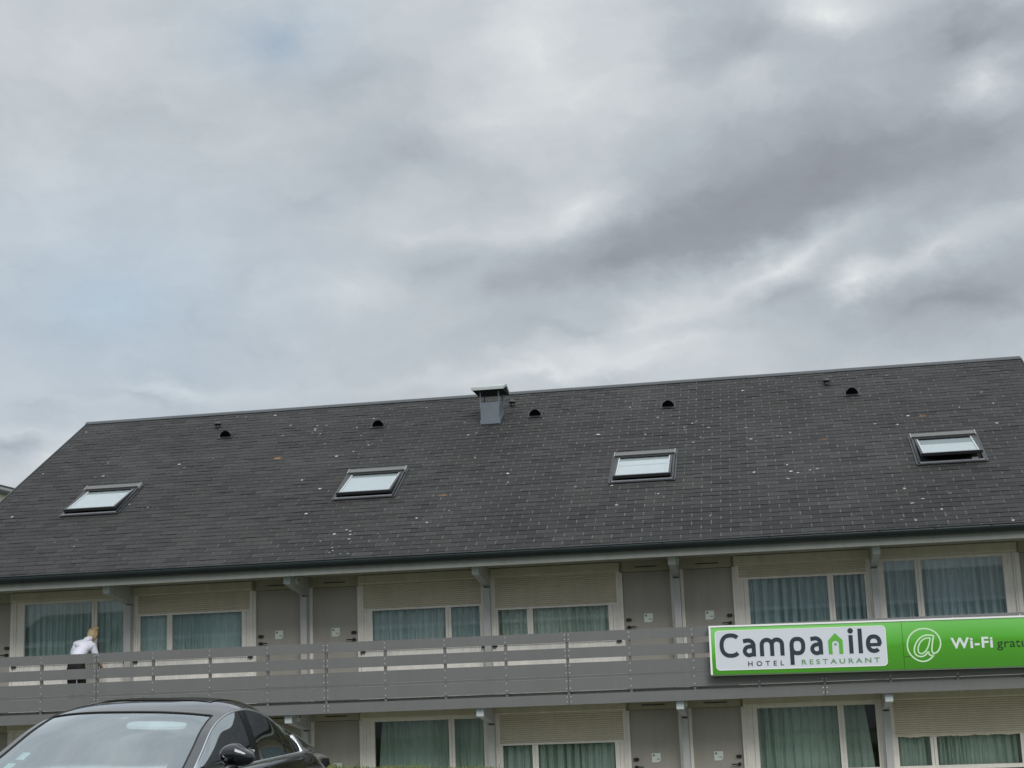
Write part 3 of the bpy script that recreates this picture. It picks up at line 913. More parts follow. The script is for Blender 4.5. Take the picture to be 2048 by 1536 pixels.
def build_chimney():
    x0, x1 = 6.375, 6.80
    f = RP(0, 6.72)
    y0, y1 = f[1], f[1] + 0.52
    zt = 6.235
    b = MB().box(x0, x1, y0, y1, f[2] - 0.05, zt)
    c = b.build('chimney', M['zinc'], hotel)
    s = MB()
    s.box(x0 - 0.012, x1 + 0.012, y0 - 0.022, y0 - 0.001, f[2] + 0.02, f[2] + 0.10)
    for xa, xb in ((x0 - 0.02, x0 - 0.001), (x1 + 0.001, x1 + 0.02)):
        s.hexa([(xa, y0, f[2] + 0.0), (xb, y0, f[2] + 0.0), (xb, y1, f[2] + 0.30), (xa, y1, f[2] + 0.30), (xa, y0, f[2] + 0.10), (xb, y0, f[2] + 0.10), (xb, y1, f[2] + 0.40), (xa, y1, f[2] + 0.40)])
    s.build('chimney_flashing', M['zinc'], c)
    for xa in (x0 - 0.012, x1 - 0.018):
        for ya in (y0 - 0.004, y1 - 0.03):
            MB().box(xa, xa + 0.03, ya, ya + 0.03, zt - 0.12, 6.50).build('cowl_leg', M['zinc'], c)
    MB().box(x0 + 0.02, x1 - 0.02, y0 + 0.02, y1 - 0.02, zt - 0.02, zt + 0.004).build('flue', M['black'], c)
    cx, cy = (x0 + x1) / 2 - 0.015, (y0 + y1) / 2
    hx, hy = 0.37, 0.42
    k = MB(); zb, zr = 6.50, 6.69
    k.prism_x([(cy - hy, zb), (cy - hy, zb + 0.065), (cy, zr), (cy + hy, zb + 0.065), (cy + hy, zb), (cy, zr - 0.05)][::-1], cx - hx, cx + hx)
    k.build('cowl', mat_once('cowl_pale', rgb(178, 184, 184), rough=0.45, metal=0.2, var=0.08), c)
    MB().box(cx - hx + 0.02, cx + hx - 0.02, cy - hy + 0.02, cy + hy - 0.02, zb + 0.004, zb + 0.012).build('cowl_underside', M['dark'], c)


build_chimney()

# ------------------------------------------------------------------ curtains (hang inside the windows)
CUR = [  # storey, room, label, gaps (left, right) top / bottom
    (0, -1, 'long teal curtain in the upper window behind the person in white'),
    (0, 0, 'teal curtain in the upper window just right of the person, under a beige shutter'),
    (0, 1, 'blue teal curtain in the upper window directly above the unshuttered lower window beside the car'),
    (0, 2, 'teal curtain in the upper window just left of the doors nearest the green sign'),
    (0, 3, 'teal curtain in the upper window above the hotel name on the green sign'),
    (0, 4, 'tall teal curtain in the unshuttered upper window above the wi-fi lettering'),
    (1, 1, 'green curtain with dark gap at its left, lower window just right of the car'),
    (1, 2, 'green curtain in the lower shuttered window just left of two lower doors'),
    (1, 3, 'green curtain pulled askew beside a dark wedge, lower window under the hotel name'),
    (1, 4, 'green curtain in the lower window whose shutter has a ragged lower edge'),
]


def build_curtain(st, i, label):
    dz = DZ if st else 0.0
    a, b = sorted((uX(i, 0.13), uX(i, 2.34)))
    la = lb = 0.0; ta = tb = 0.0
    if (st, i) == (1, 1): ta, la = 0.16, 0.09
    if (st, i) == (1, 3): tb, lb = 0.24, 0.10
    k = 2 * math.pi / 0.15
    ph = [rng.uniform(0, 6.28) for _ in range(5)]
    n = 330

    def fn(u, v):
        x = (a + ta + (la - ta) * (1 - v)) + ((b - tb - (lb - tb) * (1 - v)) - (a + ta + (la - ta) * (1 - v))) * u
        s = x * k + 1.3 * math.sin(x * 2.9 + ph[0]) + 0.9 * math.sin(x * 6.1 + ph[1])
        amp = 0.022 + 0.012 * math.sin(x * 3.3 + ph[2])
        deep = 0.10 + 0.05 * math.sin(x * 4.7 + ph[4])
        y = YW + 0.16 + amp * math.sin(2 * s + ph[3]) + deep * abs(math.sin(s / 2 + 0.25 * math.sin(v * 2 + ph[1]))) ** 5 + 0.012 * math.sin(x * 5 + v * 2.5 + ph[4])
        return (x + 0.010 * math.sin(s * 0.5 + v * 2), y, 0.60 + 1.39 * v + dz)
    mb = MB().grid(fn, n, 6)
    tone = {(0, -1): (200, 217, 214), (0, 0): (218, 232, 232), (0, 1): (222, 232, 234), (0, 2): (224, 232, 226), (0, 3): (208, 221, 224), (0, 4): (212, 223, 227)}.get((st, i), (210, 222, 215))
    o = mb.build('curtain', mat('curtain_cloth', rgb(*tone), 0.85, var=0.06, vscale=6))
    tag(o, label, 'curtain', 'curtains behind the motel windows')


for c in CUR: build_curtain(*c)


# ------------------------------------------------------------------ sign on the railing
def stroke(mb, pts, w, y, closed=False, depth=0.004):
    """flat lettering: a 2-D polyline (x, z) of width w with mitred corners"""
    P = [Vector((p[0], p[1])) for p in pts]; n = len(P)
    Lf, Rt_ = [], []
    for i in range(n):
        if closed:
            d0 = (P[i] - P[i - 1]).normalized(); d1 = (P[(i + 1) % n] - P[i]).normalized()
        else:
            d0 = (P[i] - P[i - 1]).normalized() if i > 0 else None
            d1 = (P[i + 1] - P[i]).normalized() if i < n - 1 else None
            d0 = d0 or d1; d1 = d1 or d0
        n0, n1 = Vector((-d0.y, d0.x)), Vector((-d1.y, d1.x))
        mv = (n0 + n1)
        mv = mv / max(mv.length_squared, 0.3) * 2 if mv.length > 1e-6 else n0
        off = mv * (w / 2)
        Lf.append(P[i] + off); Rt_.append(P[i] - off)
    vs = [(p.x, y, p.y) for p in Lf] + [(p.x, y, p.y) for p in Rt_] + [(p.x, y + depth, p.y) for p in Lf] + [(p.x, y + depth, p.y) for p in Rt_]
    m_ = n if closed else n - 1
    fs = []
    for i in range(m_):
        j = (i + 1) % n
        fs += [(i, n + i, n + j, j), (i, j, 2 * n + j, 2 * n + i), (n + i, 3 * n + i, 3 * n + j, n + j)]
    if not closed:
        fs += [(0, 2 * n, 3 * n, n), (n - 1, 2 * n - 1, 4 * n - 1, 3 * n - 1)]
    mb.add(vs, fs)


def arc(cx, cz, rx, rz, a0, a1, n=16):
    return [(cx + rx * math.cos(R(a0 + (a1 - a0) * i / n)), cz + rz * math.sin(R(a0 + (a1 - a0) * i / n))) for i in range(n + 1)]


def superarc(cx, cz, rx, rz, a0, a1, n=24, e=0.8):
    out = []
    for i in range(n + 1):
        a = R(a0 + (a1 - a0) * i / n); c, s = math.cos(a), math.sin(a)
        out.append((cx + rx * math.copysign(abs(c) ** e, c), cz + rz * math.copysign(abs(s) ** e, s)))
    return out


def rounded(x0, x1, z0, z1, r, n=6):
    pts = []
    for cx, cz, a in ((x1 - r, z1 - r, 0), (x0 + r, z1 - r, 90), (x0 + r, z0 + r, 180), (x1 - r, z0 + r, 270)):
        pts += [(cx + r * math.cos(R(a + 90 * i / n)), cz + r * math.sin(R(a + 90 * i / n))) for i in range(n + 1)]
    return pts


def flat(mb, ring, y, depth=0.003):
    n = len(ring)
    mb.add([(x, y, z) for x, z in ring] + [(x, y + depth, z) for x, z in ring],
           [tuple(range(n))[::-1]] + [(i, (i + 1) % n, n + (i + 1) % n, n + i) for i in range(n)])


def text_mesh(body, size, spacing=1.0, offset=0.0):
    cu = bpy.data.curves.new('text', 'FONT'); cu.body = body; cu.size = size; cu.space_character = spacing; cu.offset = offset
    cu.resolution_u = 4
    o = bpy.data.objects.new('text_tmp', cu); COL.objects.link(o)
    dg = bpy.context.evaluated_depsgraph_get()
    me = bpy.data.meshes.new_from_object(o.evaluated_get(dg))
    bpy.data.objects.remove(o); bpy.data.curves.remove(cu)
    return me


def place_text(name, body, x0, x1, z0, z1, y, mt, parent, spacing=1.0, offset=0.0, ref=None):
    """ref: string whose height sets the scale (cap or x height box); the text is fitted to x0..x1 and z0..z1 of that box"""
    me = text_mesh(body, 1.0, spacing, offset)
    co = np.zeros(len(me.vertices) * 3); me.vertices.foreach_get('co', co); co = co.reshape(-1, 3)
    rm = me if ref is None else text_mesh(ref, 1.0, spacing, offset)
    rc = np.zeros(len(rm.vertices) * 3); rm.vertices.foreach_get('co', rc); rc = rc.reshape(-1, 3)
    sz = (z1 - z0) / (rc[:, 1].max() - rc[:, 1].min())
    sx = (x1 - x0) / (co[:, 0].max() - co[:, 0].min())
    new = np.stack([(co[:, 0] - co[:, 0].min()) * sx + x0, np.full(len(co), y), (co[:, 1] - rc[:, 1].min()) * sz + z0], 1)
    me.vertices.foreach_set('co', new.ravel()); me.materials.clear(); me.materials.append(mt); me.update()
    return link(name, me, parent, local=True)


def sign_green():
    mt = bpy.data.materials.new('sign_green'); mt.use_nodes = True
    nt = mt.node_tree; N, L = nt.nodes.new, nt.links.new
    bs = nt.nodes['Principled BSDF']
    tc = N('ShaderNodeTexCoord'); sp = N('ShaderNodeSeparateXYZ'); L(tc.outputs['Object'], sp.inputs[0])
    x, z = sp.outputs[0], sp.outputs[2]

    def m(op, a, b, c=None):
        n = N('ShaderNodeMath'); n.operation = op
        for i, q in enumerate((a, b, c)):
            if q is None: continue
            if isinstance(q, (int, float)): n.inputs[i].default_value = q
            else: L(q, n.inputs[i])
        return n.outputs[0]
    # printed two-tone green with a shallow wave between them
    wave = m('MULTIPLY_ADD', m('SINE', m('MULTIPLY_ADD', x, 0.85, -2.3), 0.0), 0.10, 0.42)
    d = m('SUBTRACT', z, wave)
    up = N('ShaderNodeValToRGB'); cr = up.color_ramp
    cr.elements[0].position = 0.0; cr.elements[0].color = rgb(66, 138, 30)
    cr.elements[1].position = 1.0; cr.elements[1].color = rgb(134, 212, 116)
    e = cr.elements.new(0.47); e.color = rgb(78, 160, 36)
    e = cr.elements.new(0.53); e.color = rgb(88, 176, 56)
    L(m('MULTIPLY_ADD', d, 1.1, 0.5), up.inputs[0])
    L(up.outputs[0], bs.inputs['Base Color'])
    bs.inputs['Roughness'].default_value = 0.35
    return mt


def build_sign():
    s0 = Vector((11.385, -1.26, 0.004))
    sign = empty('hotel_sign', s0, 'long green box sign with hotel name and wi-fi lettering on the balcony railing', 'sign', rot=(0, R(0.62), 0))
    W, H, D = 6.9, 0.868, 0.15
    white = mat('sign_white_trim', (0.90, 0.92, 0.90, 1), 0.4)
    f = MB()
    f.box(0, W, 0.0, D, H - 0.03, H); f.box(0, W, 0.012, D, 0, 0.022); f.box(0, 0.034, 0.0, D, 0.0222, H - 0.0302); f.box(W - 0.034, W, 0, D, 0.0222, H - 0.0302)
    f.box(0.034, W - 0.034, 0.06, D - 0.002, 0.022, H - 0.03)
    f.build('sign_case', white, sign, local=True)
    MB().box(0.0, W, -0.002, 0.0115, 0.0, 0.022).build('bottom_trim', mat('sign_trim_dark', rgb(96, 112, 92), 0.4), sign, local=True)
    gm = sign_green()
    MB().box(0.036, 3.298, 0.012, 0.05, 0.024, H - 0.032).build('face_panel', gm, sign, local=True)
    MB().box(3.304, W - 0.036, 0.012, 0.05, 0.024, H - 0.032).build('face_panel', gm, sign, local=True)
    wp = MB(); flat(wp, rounded(0.105, 3.02, 0.098, 0.772, 0.065), 0.008); wp.build('name_panel', mat('sign_panel_grey', rgb(214, 219, 228), 0.4), sign, local=True)
    rim = MB(); stroke(rim, rounded(0.105, 3.02, 0.098, 0.772, 0.065), 0.012, 0.006, True); rim.build('panel_rim', white, sign, local=True)
    ink = mat('sign_ink', rgb(44, 58, 68), 0.4)
    grn = mat('sign_house_green', rgb(98, 180, 66), 0.4)
    grn2 = mat('sign_text_green', rgb(92, 150, 84), 0.4)
    y, w = 0.003, 0.070
    zb, zx = 0.318, 0.632      # baseline and x height
    h = w / 2
    L_ = MB()

    def done():
        nonlocal L_
        L_.build('letter', ink, sign, local=True); L_ = MB()
    # C
    stroke(L_, superarc(0.372, 0.518, 0.160, 0.200 - h + 0.01, 46, 314, 30, 0.85), w, y); done()

    def letter_a(x0, x1):
        xr = x1 - h
        mid = zb + 0.185
        stroke(L_, [(x0 + 0.012, zx - h - 0.012)] + arc((x0 + xr) / 2 - 0.0, zx - h - 0.095, (xr - x0) / 2 + 0.0, 0.095, 100, 0, 12) + [(xr, zb)], w, y)
        stroke(L_, [(xr, mid - 0.005)] + arc(x0 + 0.115, zb + h + 0.062, 0.083, 0.075, 90, 270, 12) + [(xr, zb + h + 0.012)], w * 0.95, y + 0.0005); done()
    letter_a(0.575, 0.80)
    # m
    xs = (0.905, 1.08, 1.255)
    stroke(L_, [(xs[0], zb)] + arc((xs[0] + xs[1]) / 2, zx - h - 0.085, (xs[1] - xs[0]) / 2, 0.085, 180, 0, 12) + [(xs[1], zb)], w, y)
    stroke(L_, arc((xs[1] + xs[2]) / 2, zx - h - 0.085, (xs[2] - xs[1]) / 2, 0.085, 180, 0, 12) + [(xs[2], zb)], w, y + 0.0005); done()
    # p
    stroke(L_, superarc(1.517, (zb + zx) / 2, 0.100, (zx - zb) / 2 - h, 0, 360, 30, 0.8)[:-1], w, y, True)
    stroke(L_, [(1.418, zx - 0.13), (1.418, 0.155)], w, y + 0.0005); done()
    letter_a(1.735, 1.95)
    # i l e
    stroke(L_, [(2.43, zb), (2.43, zx)], w, y)
    flat(L_, arc(2.43, 0.705, 0.047, 0.047, 0, 360, 20)[:-1], y)
    done()
    stroke(L_, [(2.588, zb), (2.588, 0.738)], w, y); done()
    stroke(L_, superarc(2.815, (zb + zx) / 2, 0.098, (zx - zb) / 2 - h, -4, 312, 34, 0.85), w, y)
    stroke(L_, [(2.735, 0.458), (2.93, 0.458)], w * 0.8, y + 0.0005); done()
    # house-shaped letter n
    n_ = MB()
    outer = [(2.045, zb), (2.045, 0.552), (2.167, 0.675), (2.290, 0.552), (2.290, zb), (2.225, zb), (2.225, 0.49)] + arc(2.167, 0.49, 0.058, 0.058, 0, 180, 10) + [(2.109, zb)]
    # split to quads: left leg, right leg, gable with arch
    arch = arc(2.167, 0.49, 0.058, 0.058, 180, 0, 12)
    top = [(2.045, 0.49), (2.045, 0.552), (2.167, 0.675), (2.290, 0.552), (2.290, 0.49)]
    n_.box(2.045, 2.109, y, y + 0.003, zb, 0.49); n_.box(2.225, 2.290, y, y + 0.003, zb, 0.49)
    tops = [(2.045 + (2.290 - 2.045) * i / 12) for i in range(13)]
    roofz = lambda xx: 0.552 + (0.675 - 0.552) * (1 - abs(xx - 2.1675) / 0.1225)
    xs_ = [2.045] + [p[0] for p in arch] + [2.290]
    zs_ = [0.49] + [p[1] for p in arch] + [0.49]
    vs = [(a, y, b) for a, b in zip(xs_, zs_)] + [(a, y, roofz(a)) for a in xs_]
    k = len(xs_); n_.add(vs, [(i, i + 1, k + i + 1, k + i) for i in range(k - 1)])
    flat(n_, arc(2.167, 0.485, 0.022, 0.022, 0, 360, 16)[:-1], y)
    n_.build('house_emblem', grn, sign, local=True)
    place_text('hotel_lettering', 'HOTEL', 0.655, 1.268, 0.152, 0.236, y, ink, sign, 1.9, 0.012)
    place_text('restaurant_lettering', 'RESTAURANT', 1.575, 2.895, 0.155, 0.238, y, grn2, sign, 1.5, 0.006)
    # at-symbol drawn as an outline
    pale = mat('sign_pale_print', rgb(206, 236, 200), 0.4)
    a_ = MB(); yy = 0.008; lw = 0.025
    OUT = [(3.7978, 0.2456), (3.7205, 0.176), (3.625, 0.1479), (3.5233, 0.1731), (3.4315, 0.2477), (3.3826, 0.3376), (3.374, 0.4374), (3.4034, 0.5472), (3.4713, 0.6336), (3.5691, 0.6882), (3.674, 0.6994), (3.776, 0.6776), (3.8638, 0.6196), (3.9162, 0.5318), (3.9275, 0.4374), (3.9027, 0.3552), (3.8629, 0.3011), (3.8195, 0.2803), (3.7836, 0.2946), (3.7758, 0.3424), (3.7896, 0.436), (3.8051, 0.513), (3.8169, 0.5713), (3.757, 0.5863), (3.6803, 0.5853), (3.6063, 0.5521), (3.5404, 0.4877), (3.4959, 0.4061), (3.4825, 0.3291), (3.4973, 0.2734), (3.5402, 0.24), (3.5996, 0.2305), (3.6618, 0.2541), (3.7136, 0.3078), (3.7241, 0.2655), (3.7538, 0.2425)]
    INN = [(3.7567, 0.5343), (3.7089, 0.538), (3.6529, 0.5231), (3.5959, 0.4728), (3.557, 0.4043), (3.5473, 0.3438), (3.5564, 0.2992), (3.5875, 0.2795), (3.6264, 0.2861), (3.6734, 0.3234), (3.7153, 0.3885), (3.7402, 0.4596)]

    def smooth_loop(pts, n=4):
        out = []; m_ = len(pts)
        for i in range(m_):
            p = [Vector(pts[(i + q) % m_]) for q in (-1, 0, 1, 2)]
            for j in range(n):
                t = j / n
                v = 0.5 * ((2 * p[1]) + (p[2] - p[0]) * t + (2 * p[0] - 5 * p[1] + 4 * p[2] - p[3]) * t * t + (3 * p[1] - p[0] - 3 * p[2] + p[3]) * t ** 3)
                out.append((v.x, v.y))
        return out
    stroke(a_, smooth_loop(OUT), lw, yy, True)
    stroke(a_, smooth_loop(INN), lw * 0.9, yy, True)
    a_.build('at_symbol', pale, sign, local=True)
    place_text('wifi_lettering', 'Wi-Fi', 4.095, 4.79, 0.345, 0.530, 0.009, mat('sign_wifi_white', rgb(222, 230, 230), 0.4), sign, 1.12, 0.028, ref='W')
    place_text('gratuit_lettering', 'gratuit', 4.855, 5.50, 0.345, 0.442, 0.009, mat('sign_dark_print', rgb(22, 56, 30), 0.4), sign, 1.05, 0.004, ref='x')
    MB().box(3.306, 3.46, 0.0105, 0.0118, 0.232, 0.244).build('scratch', mat('sign_scratch', rgb(60, 86, 34), 0.6), sign, local=True)


build_sign()


# ------------------------------------------------------------------ neighbouring house, far left
def build_neighbour():
    e = empty('neighbouring_house', (-18.5, 34.0, GZ), 'pale house with slate roof peeping out behind the left end of the motel roof', 'house')
    ex, ez, rx, rz = -14.6, 7.56, -18.6, 8.78
    y0, y1 = 18.0, 52.0
    w = MB()
    poly = [(ex - 0.12, GZ), (ex - 0.12, ez - 0.02), (rx, rz - 0.15), (2 * rx - ex + 0.12, ez - 0.02), (2 * rx - ex + 0.12, GZ)]
    n = 5
    w.add([(x, y0 + 0.3, z) for x, z in poly] + [(x, y1 - 0.3, z) for x, z in poly],
          [tuple(range(5)), tuple(range(9, 4, -1))] + [((i + 1) % 5, i, 5 + i, 5 + (i + 1) % 5) for i in range(5)])
    w.build('wall', mat('neighbour_render', rgb(226, 220, 206), 0.85, var=0.06), e)
    r = MB()
    for sg in (0, 1):
        fx = (lambda x: x) if not sg else (lambda x: 2 * rx - x)
        r.hexa([(fx(ex), y0, ez - 0.06), (fx(ex), y1, ez - 0.06), (fx(rx), y1, rz - 0.06), (fx(rx), y0, rz - 0.06),
                (fx(ex), y0, ez + 0.06), (fx(ex), y1, ez + 0.06), (fx(rx), y1, rz + 0.06), (fx(rx), y0, rz + 0.06)])
    ro = r.build('roof', mat('neighbour_slate', (0.11, 0.11, 0.105, 1), 0.7, var=0.35, vscale=2.5), e)
    MB().box(rx - 0.12, rx + 0.12, y0, y1, rz + 0.0, rz + 0.11).build('ridge_cap', M['flash'], ro)
    MB().box(ex + 0.005, ex + 0.10, y0, y1, ez - 0.09, ez - 0.0).build('gutter', M['gutter'], ro)
    for k in range(6):
        y = y0 + 3 + k * 5
        f = MB().box(ex - 0.13, ex - 0.09, y, y + 1.2, 3.6, 5.0).build('window', M['frame'], e)
        MB().box(ex - 0.095, ex - 0.085, y + 0.08, y + 1.12, 3.68, 4.92).build('pane', M['dark'], f)


build_neighbour()


# ------------------------------------------------------------------ building across the car park (mirrored in the window panes)
def build_opposite():
    e = empty('opposite_building', (0, -78, LOT), 'long low building with white eaves across the car park, seen only as reflections', 'building', rot=(0, 0, R(3)))
    w = MB().box(-45, 45, -10, 0, 0, 5.6)
    w.build('wall', mat('opposite_wall', (0.10, 0.105, 0.10, 1), 0.8, var=0.2), e, local=True)
    r = MB().prism_x([(0.6, 6.0), (-5, 8.3), (-10.6, 6.0)], -45.5, 45.5)
    ro = r.build('roof', mat('opposite_roof', (0.07, 0.07, 0.075, 1), 0.7, var=0.2), e, local=True)
    white = mat('eaves_white', (0.85, 0.86, 0.85, 1), 0.5)
    MB().box(-45.5, 45.5, 0.605, 0.68, 5.72, 5.98).build('gutter', white, ro, local=True)
    MB().box(-45.2, 45.2, 0.005, 0.06, 4.75, 4.9).build('wall_band', white, e, local=True)
    for k in range(18):
        x = -42 + 5 * k
        f = MB().box(x, x + 2.0, 0.005, 0.06, 2.2, 3.9).build('window', white, e, local=True)
        MB().box(x + 0.1, x + 1.9, 0.061, 0.07, 2.3, 3.8).build('pane', M['dark'], f, local=True)


build_opposite()


# ------------------------------------------------------------------ person (skinned body under clothes)
def skin(name, pts, edges, mt, parent, levels=2, root=0):
    me = bpy.data.meshes.new(name)
    me.from_pydata([p[:3] for p in pts], edges, [])
    o = bpy.data.objects.new(name + '_tmp', me); COL.objects.link(o)
    sm = o.modifiers.new('skin', 'SKIN'); sm.use_smooth_shade = True
    for i, v in enumerate(me.skin_vertices[0].data):
        r = pts[i][3]
        v.radius = r if isinstance(r, tuple) else (r, r)
        v.use_root = (i == root)
    sb = o.modifiers.new('sub', 'SUBSURF'); sb.levels = levels; sb.render_levels = levels
    dg = bpy.context.evaluated_depsgraph_get()
    m2 = bpy.data.meshes.new_from_object(o.evaluated_get(dg))
    bpy.data.objects.remove(o); bpy.data.meshes.remove(me)
    m2.name = name; m2.materials.clear(); m2.materials.append(mt)
    m2.polygons.foreach_set('use_smooth', [True] * len(m2.polygons))
    return link(name, m2, parent)


def build_person():
    z = -0.195
    hx, hy = -0.80, -0.56
    p = empty('person', (hx, hy, z), 'person in white hooded top and black trousers leaning forward on the balcony', 'person')
    sk = mat('skin', (0.46, 0.27, 0.19, 1), 0.55)
    white = mat('hoodie_white', rgb(236, 238, 252), 0.85, var=0.04, vscale=12, bump=0.4, bscale=30)
    blk = mat('trousers_black', (0.012, 0.012, 0.014, 1), 0.8)
    hairm = mat('hair_fair', rgb(206, 182, 144), 0.7, var=0.3, vscale=30, bump=0.5, bscale=90)
    # body: pelvis, spine, neck, head, limbs
    P = [(hx, hy, .70, (.10, .08)), (hx + .03, hy + .04, .84, (.12, .09)), (hx + .08, hy + .11, 1.00, (.135, .09)), (hx + .135, hy + .18, 1.11, (.10, .075)),
         (hx + .185, hy + .235, 1.185, .05), (hx + .215, hy + .27, 1.235, (.078, .09)), (hx + .232, hy + .285, 1.305, (.066, .076)),
         (hx - .09, hy + .0, .64, .088), (hx - .075, hy + .03, .25, .058), (hx - .07, hy - .01, -.10, .037), (hx - .07, hy + .10, -.155, .035),
         (hx + .09, hy + .01, .64, .088), (hx + .105, hy + .10, .26, .058), (hx + .11, hy + .10, -.10, .037), (hx + .12, hy + .21, -.155, .035),
         (hx - .05, hy + .17, 1.09, .055), (hx - .155, hy + .22, .90, .043), (hx - .10, hy + .36, .73, .032), (hx - .085, hy + .42, .68, .028),
         (hx + .26, hy + .19, 1.05, .053), (hx + .300, hy + .21, .89, .043), (hx + .345, hy + .32, .71, .032), (hx + .35, hy + .37, .65, .028)]
    E = [(0, 1), (1, 2), (2, 3), (3, 4), (4, 5), (5, 6), (0, 7), (7, 8), (8, 9), (9, 10), (0, 11), (11, 12), (12, 13), (13, 14),
         (3, 15), (15, 16), (16, 17), (17, 18), (3, 19), (19, 20), (20, 21), (21, 22)]
    # fingers
    for base, sgn in ((18, -1), (22, 1)):
        bx, by, bz, _ = P[base]
        for k in range(4):
            o = (k - 1.5) * 0.019
            L = (0.07, 0.08, 0.075, 0.06)[k]
            i = len(P)
            P += [(bx + o, by + .03, bz - .03, .0095), (bx + o, by + .05, bz - .03 - L * .5, .0085), (bx + o, by + .045, bz - .03 - L, .007)]
            E += [(base, i), (i, i + 1), (i + 1, i + 2)]
        i = len(P)
        P += [(bx - sgn * .03, by + .03, bz - .01, .011), (bx - sgn * .04, by + .055, bz - .045, .009)]
        E += [(base, i), (i, i + 1)]
    b = skin('body', P, E, sk, p)
    # hooded top: torso, hem, sleeves
    T = [(hx, hy + .0, .79, (.172, .14)), (hx + .03, hy + .04, .86, (.178, .14)), (hx + .075, hy + .10, .99, (.182, .13)), (hx + .12, hy + .165, 1.10, (.16, .115)), (hx + .165, hy + .215, 1.165, (.085, .07)),
         (hx - .06, hy + .165, 1.075, .088), (hx - .165, hy + .205, .90, .066), (hx - .125, hy + .33, .755, .052),
         (hx + .255, hy + .19, 1.04, .088), (hx + .300, hy + .21, .895, .068), (hx + .345, hy + .30, .74, .052)]
    TE = [(0, 1), (1, 2), (2, 3), (3, 4), (3, 5), (5, 6), (6, 7), (3, 8), (8, 9), (9, 10)]
    skin('hoodie', T, TE, white, p)
    hd = MB()      # hood lying on the upper back, a soft roll
    c = Vector((hx + .135, hy + .135, 1.145))

    def hood(u, v):
        a = 2 * math.pi * v; t = math.pi * (u - 0.5)
        rr = 1 + 0.12 * math.sin(3 * a + 1) + 0.08 * math.sin(5 * a)
        q = Vector((0.135 * math.cos(t) * math.cos(a) * rr, 0.075 * math.cos(t) * math.sin(a) * rr, 0.058 * math.sin(t) * (1 + 0.2 * math.cos(a))))
        q.rotate(Matrix.Rotation(R(-24), 3, 'Y')); q.rotate(Matrix.Rotation(R(28), 3, 'X'))
        return c + q
    hd.grid(hood, 12, 24)
    hd.build('hood', white, p)
    # trousers
    Q = [(hx, hy, .72, (.165, .135)), (hx - .09, hy, .60, .115), (hx - .078, hy + .025, .26, .078), (hx - .07, hy - .01, -.07, .060),
         (hx + .09, hy + .01, .60, .115), (hx + .105, hy + .09, .27, .078), (hx + .11, hy + .10, -.07, .060), (hx + .02, hy + .03, .83, (.158, .125))]
    skin('trousers', Q, [(0, 1), (1, 2), (2, 3), (0, 4), (4, 5), (5, 6), (0, 7)], blk, p)
    for sx, yy in ((-.07, .04), (.115, .15)):
        s = MB(); s.sphere((hx + sx, hy + yy, z + .002), (.046, .125, .075), 6, 14, zmin=0.0)
        s.build('shoe', mat_once('shoe_white', rgb(210, 210, 210)), p)
    # head features and hair
    hc = Vector((hx + .222, hy + .275, 1.265))
    f = Vector((0.35, 0.85, -0.38)).normalized()      # gaze: forward, right and down
    up = Vector((0.33, 0.28, 0.90)); up = (up - f * up.dot(f)).normalized(); sd_ = f.cross(up)
    fm = MB()
    for k in (-1, 1):
        e_ = hc + f * .088 + sd_ * (.032 * k) + up * .0
        fm.sphere(e_, .010, 6, 8)
    fm.build('eyes', mat_once('eye', (0.05, 0.04, 0.03, 1), rough=0.2), b)
    nm = MB(); nm.tube([hc + f * .088 + up * .01, hc + f * .112 - up * .022, hc + f * .09 - up * .032], [.008, .012, .008], 8)
    nm.build('nose', sk, b)
    em = MB()
    for k in (-1, 1): em.sphere(hc + sd_ * (.078 * k) - up * .005, (.012, .022, .03), 6, 8)
    em.build('ears', sk, b)
    mm = MB(); mm.tube([hc + f * .086 - up * .052 - sd_ * .02, hc + f * .092 - up * .054, hc + f * .086 - up * .052 + sd_ * .02], .006, 6)
    mm.build('mouth', mat_once('lips', (0.35, 0.12, 0.10, 1)), b)
    hm = MB()

    def hair(u, v):
        t = -0.75 + (math.pi / 2 + 0.75) * u; a = 2 * math.pi * v
        d = sd_ * (math.cos(t) * math.cos(a)) + f * (math.cos(t) * math.sin(a)) + up * math.sin(t)
        r = 0.112 + 0.008 * math.sin(9 * a) + 0.004 * math.sin(17 * a + 3 * u)
        ff = d.dot(f)
        if ff > 0.55 and math.sin(t) < 0.55: r = 0.07
        return hc - f * .008 + Vector((d.x * r * .93, d.y * r, d.z * r * 1.08))
    hm.grid(hair, 14, 36)
    hm.sphere(hc - f * .02 + up * .125 + Vector((.012, 0, 0)), (.058, .058, .05), 8, 12)
    hm.tube([hc - f * .10 - up * .02, hc - f * .105 - up * .07 + sd_ * .03, hc - f * .07 - up * .12 + sd_ * .05], [.03, .028, .012], 8)
    hm.build('hair', hairm, p)


build_person()


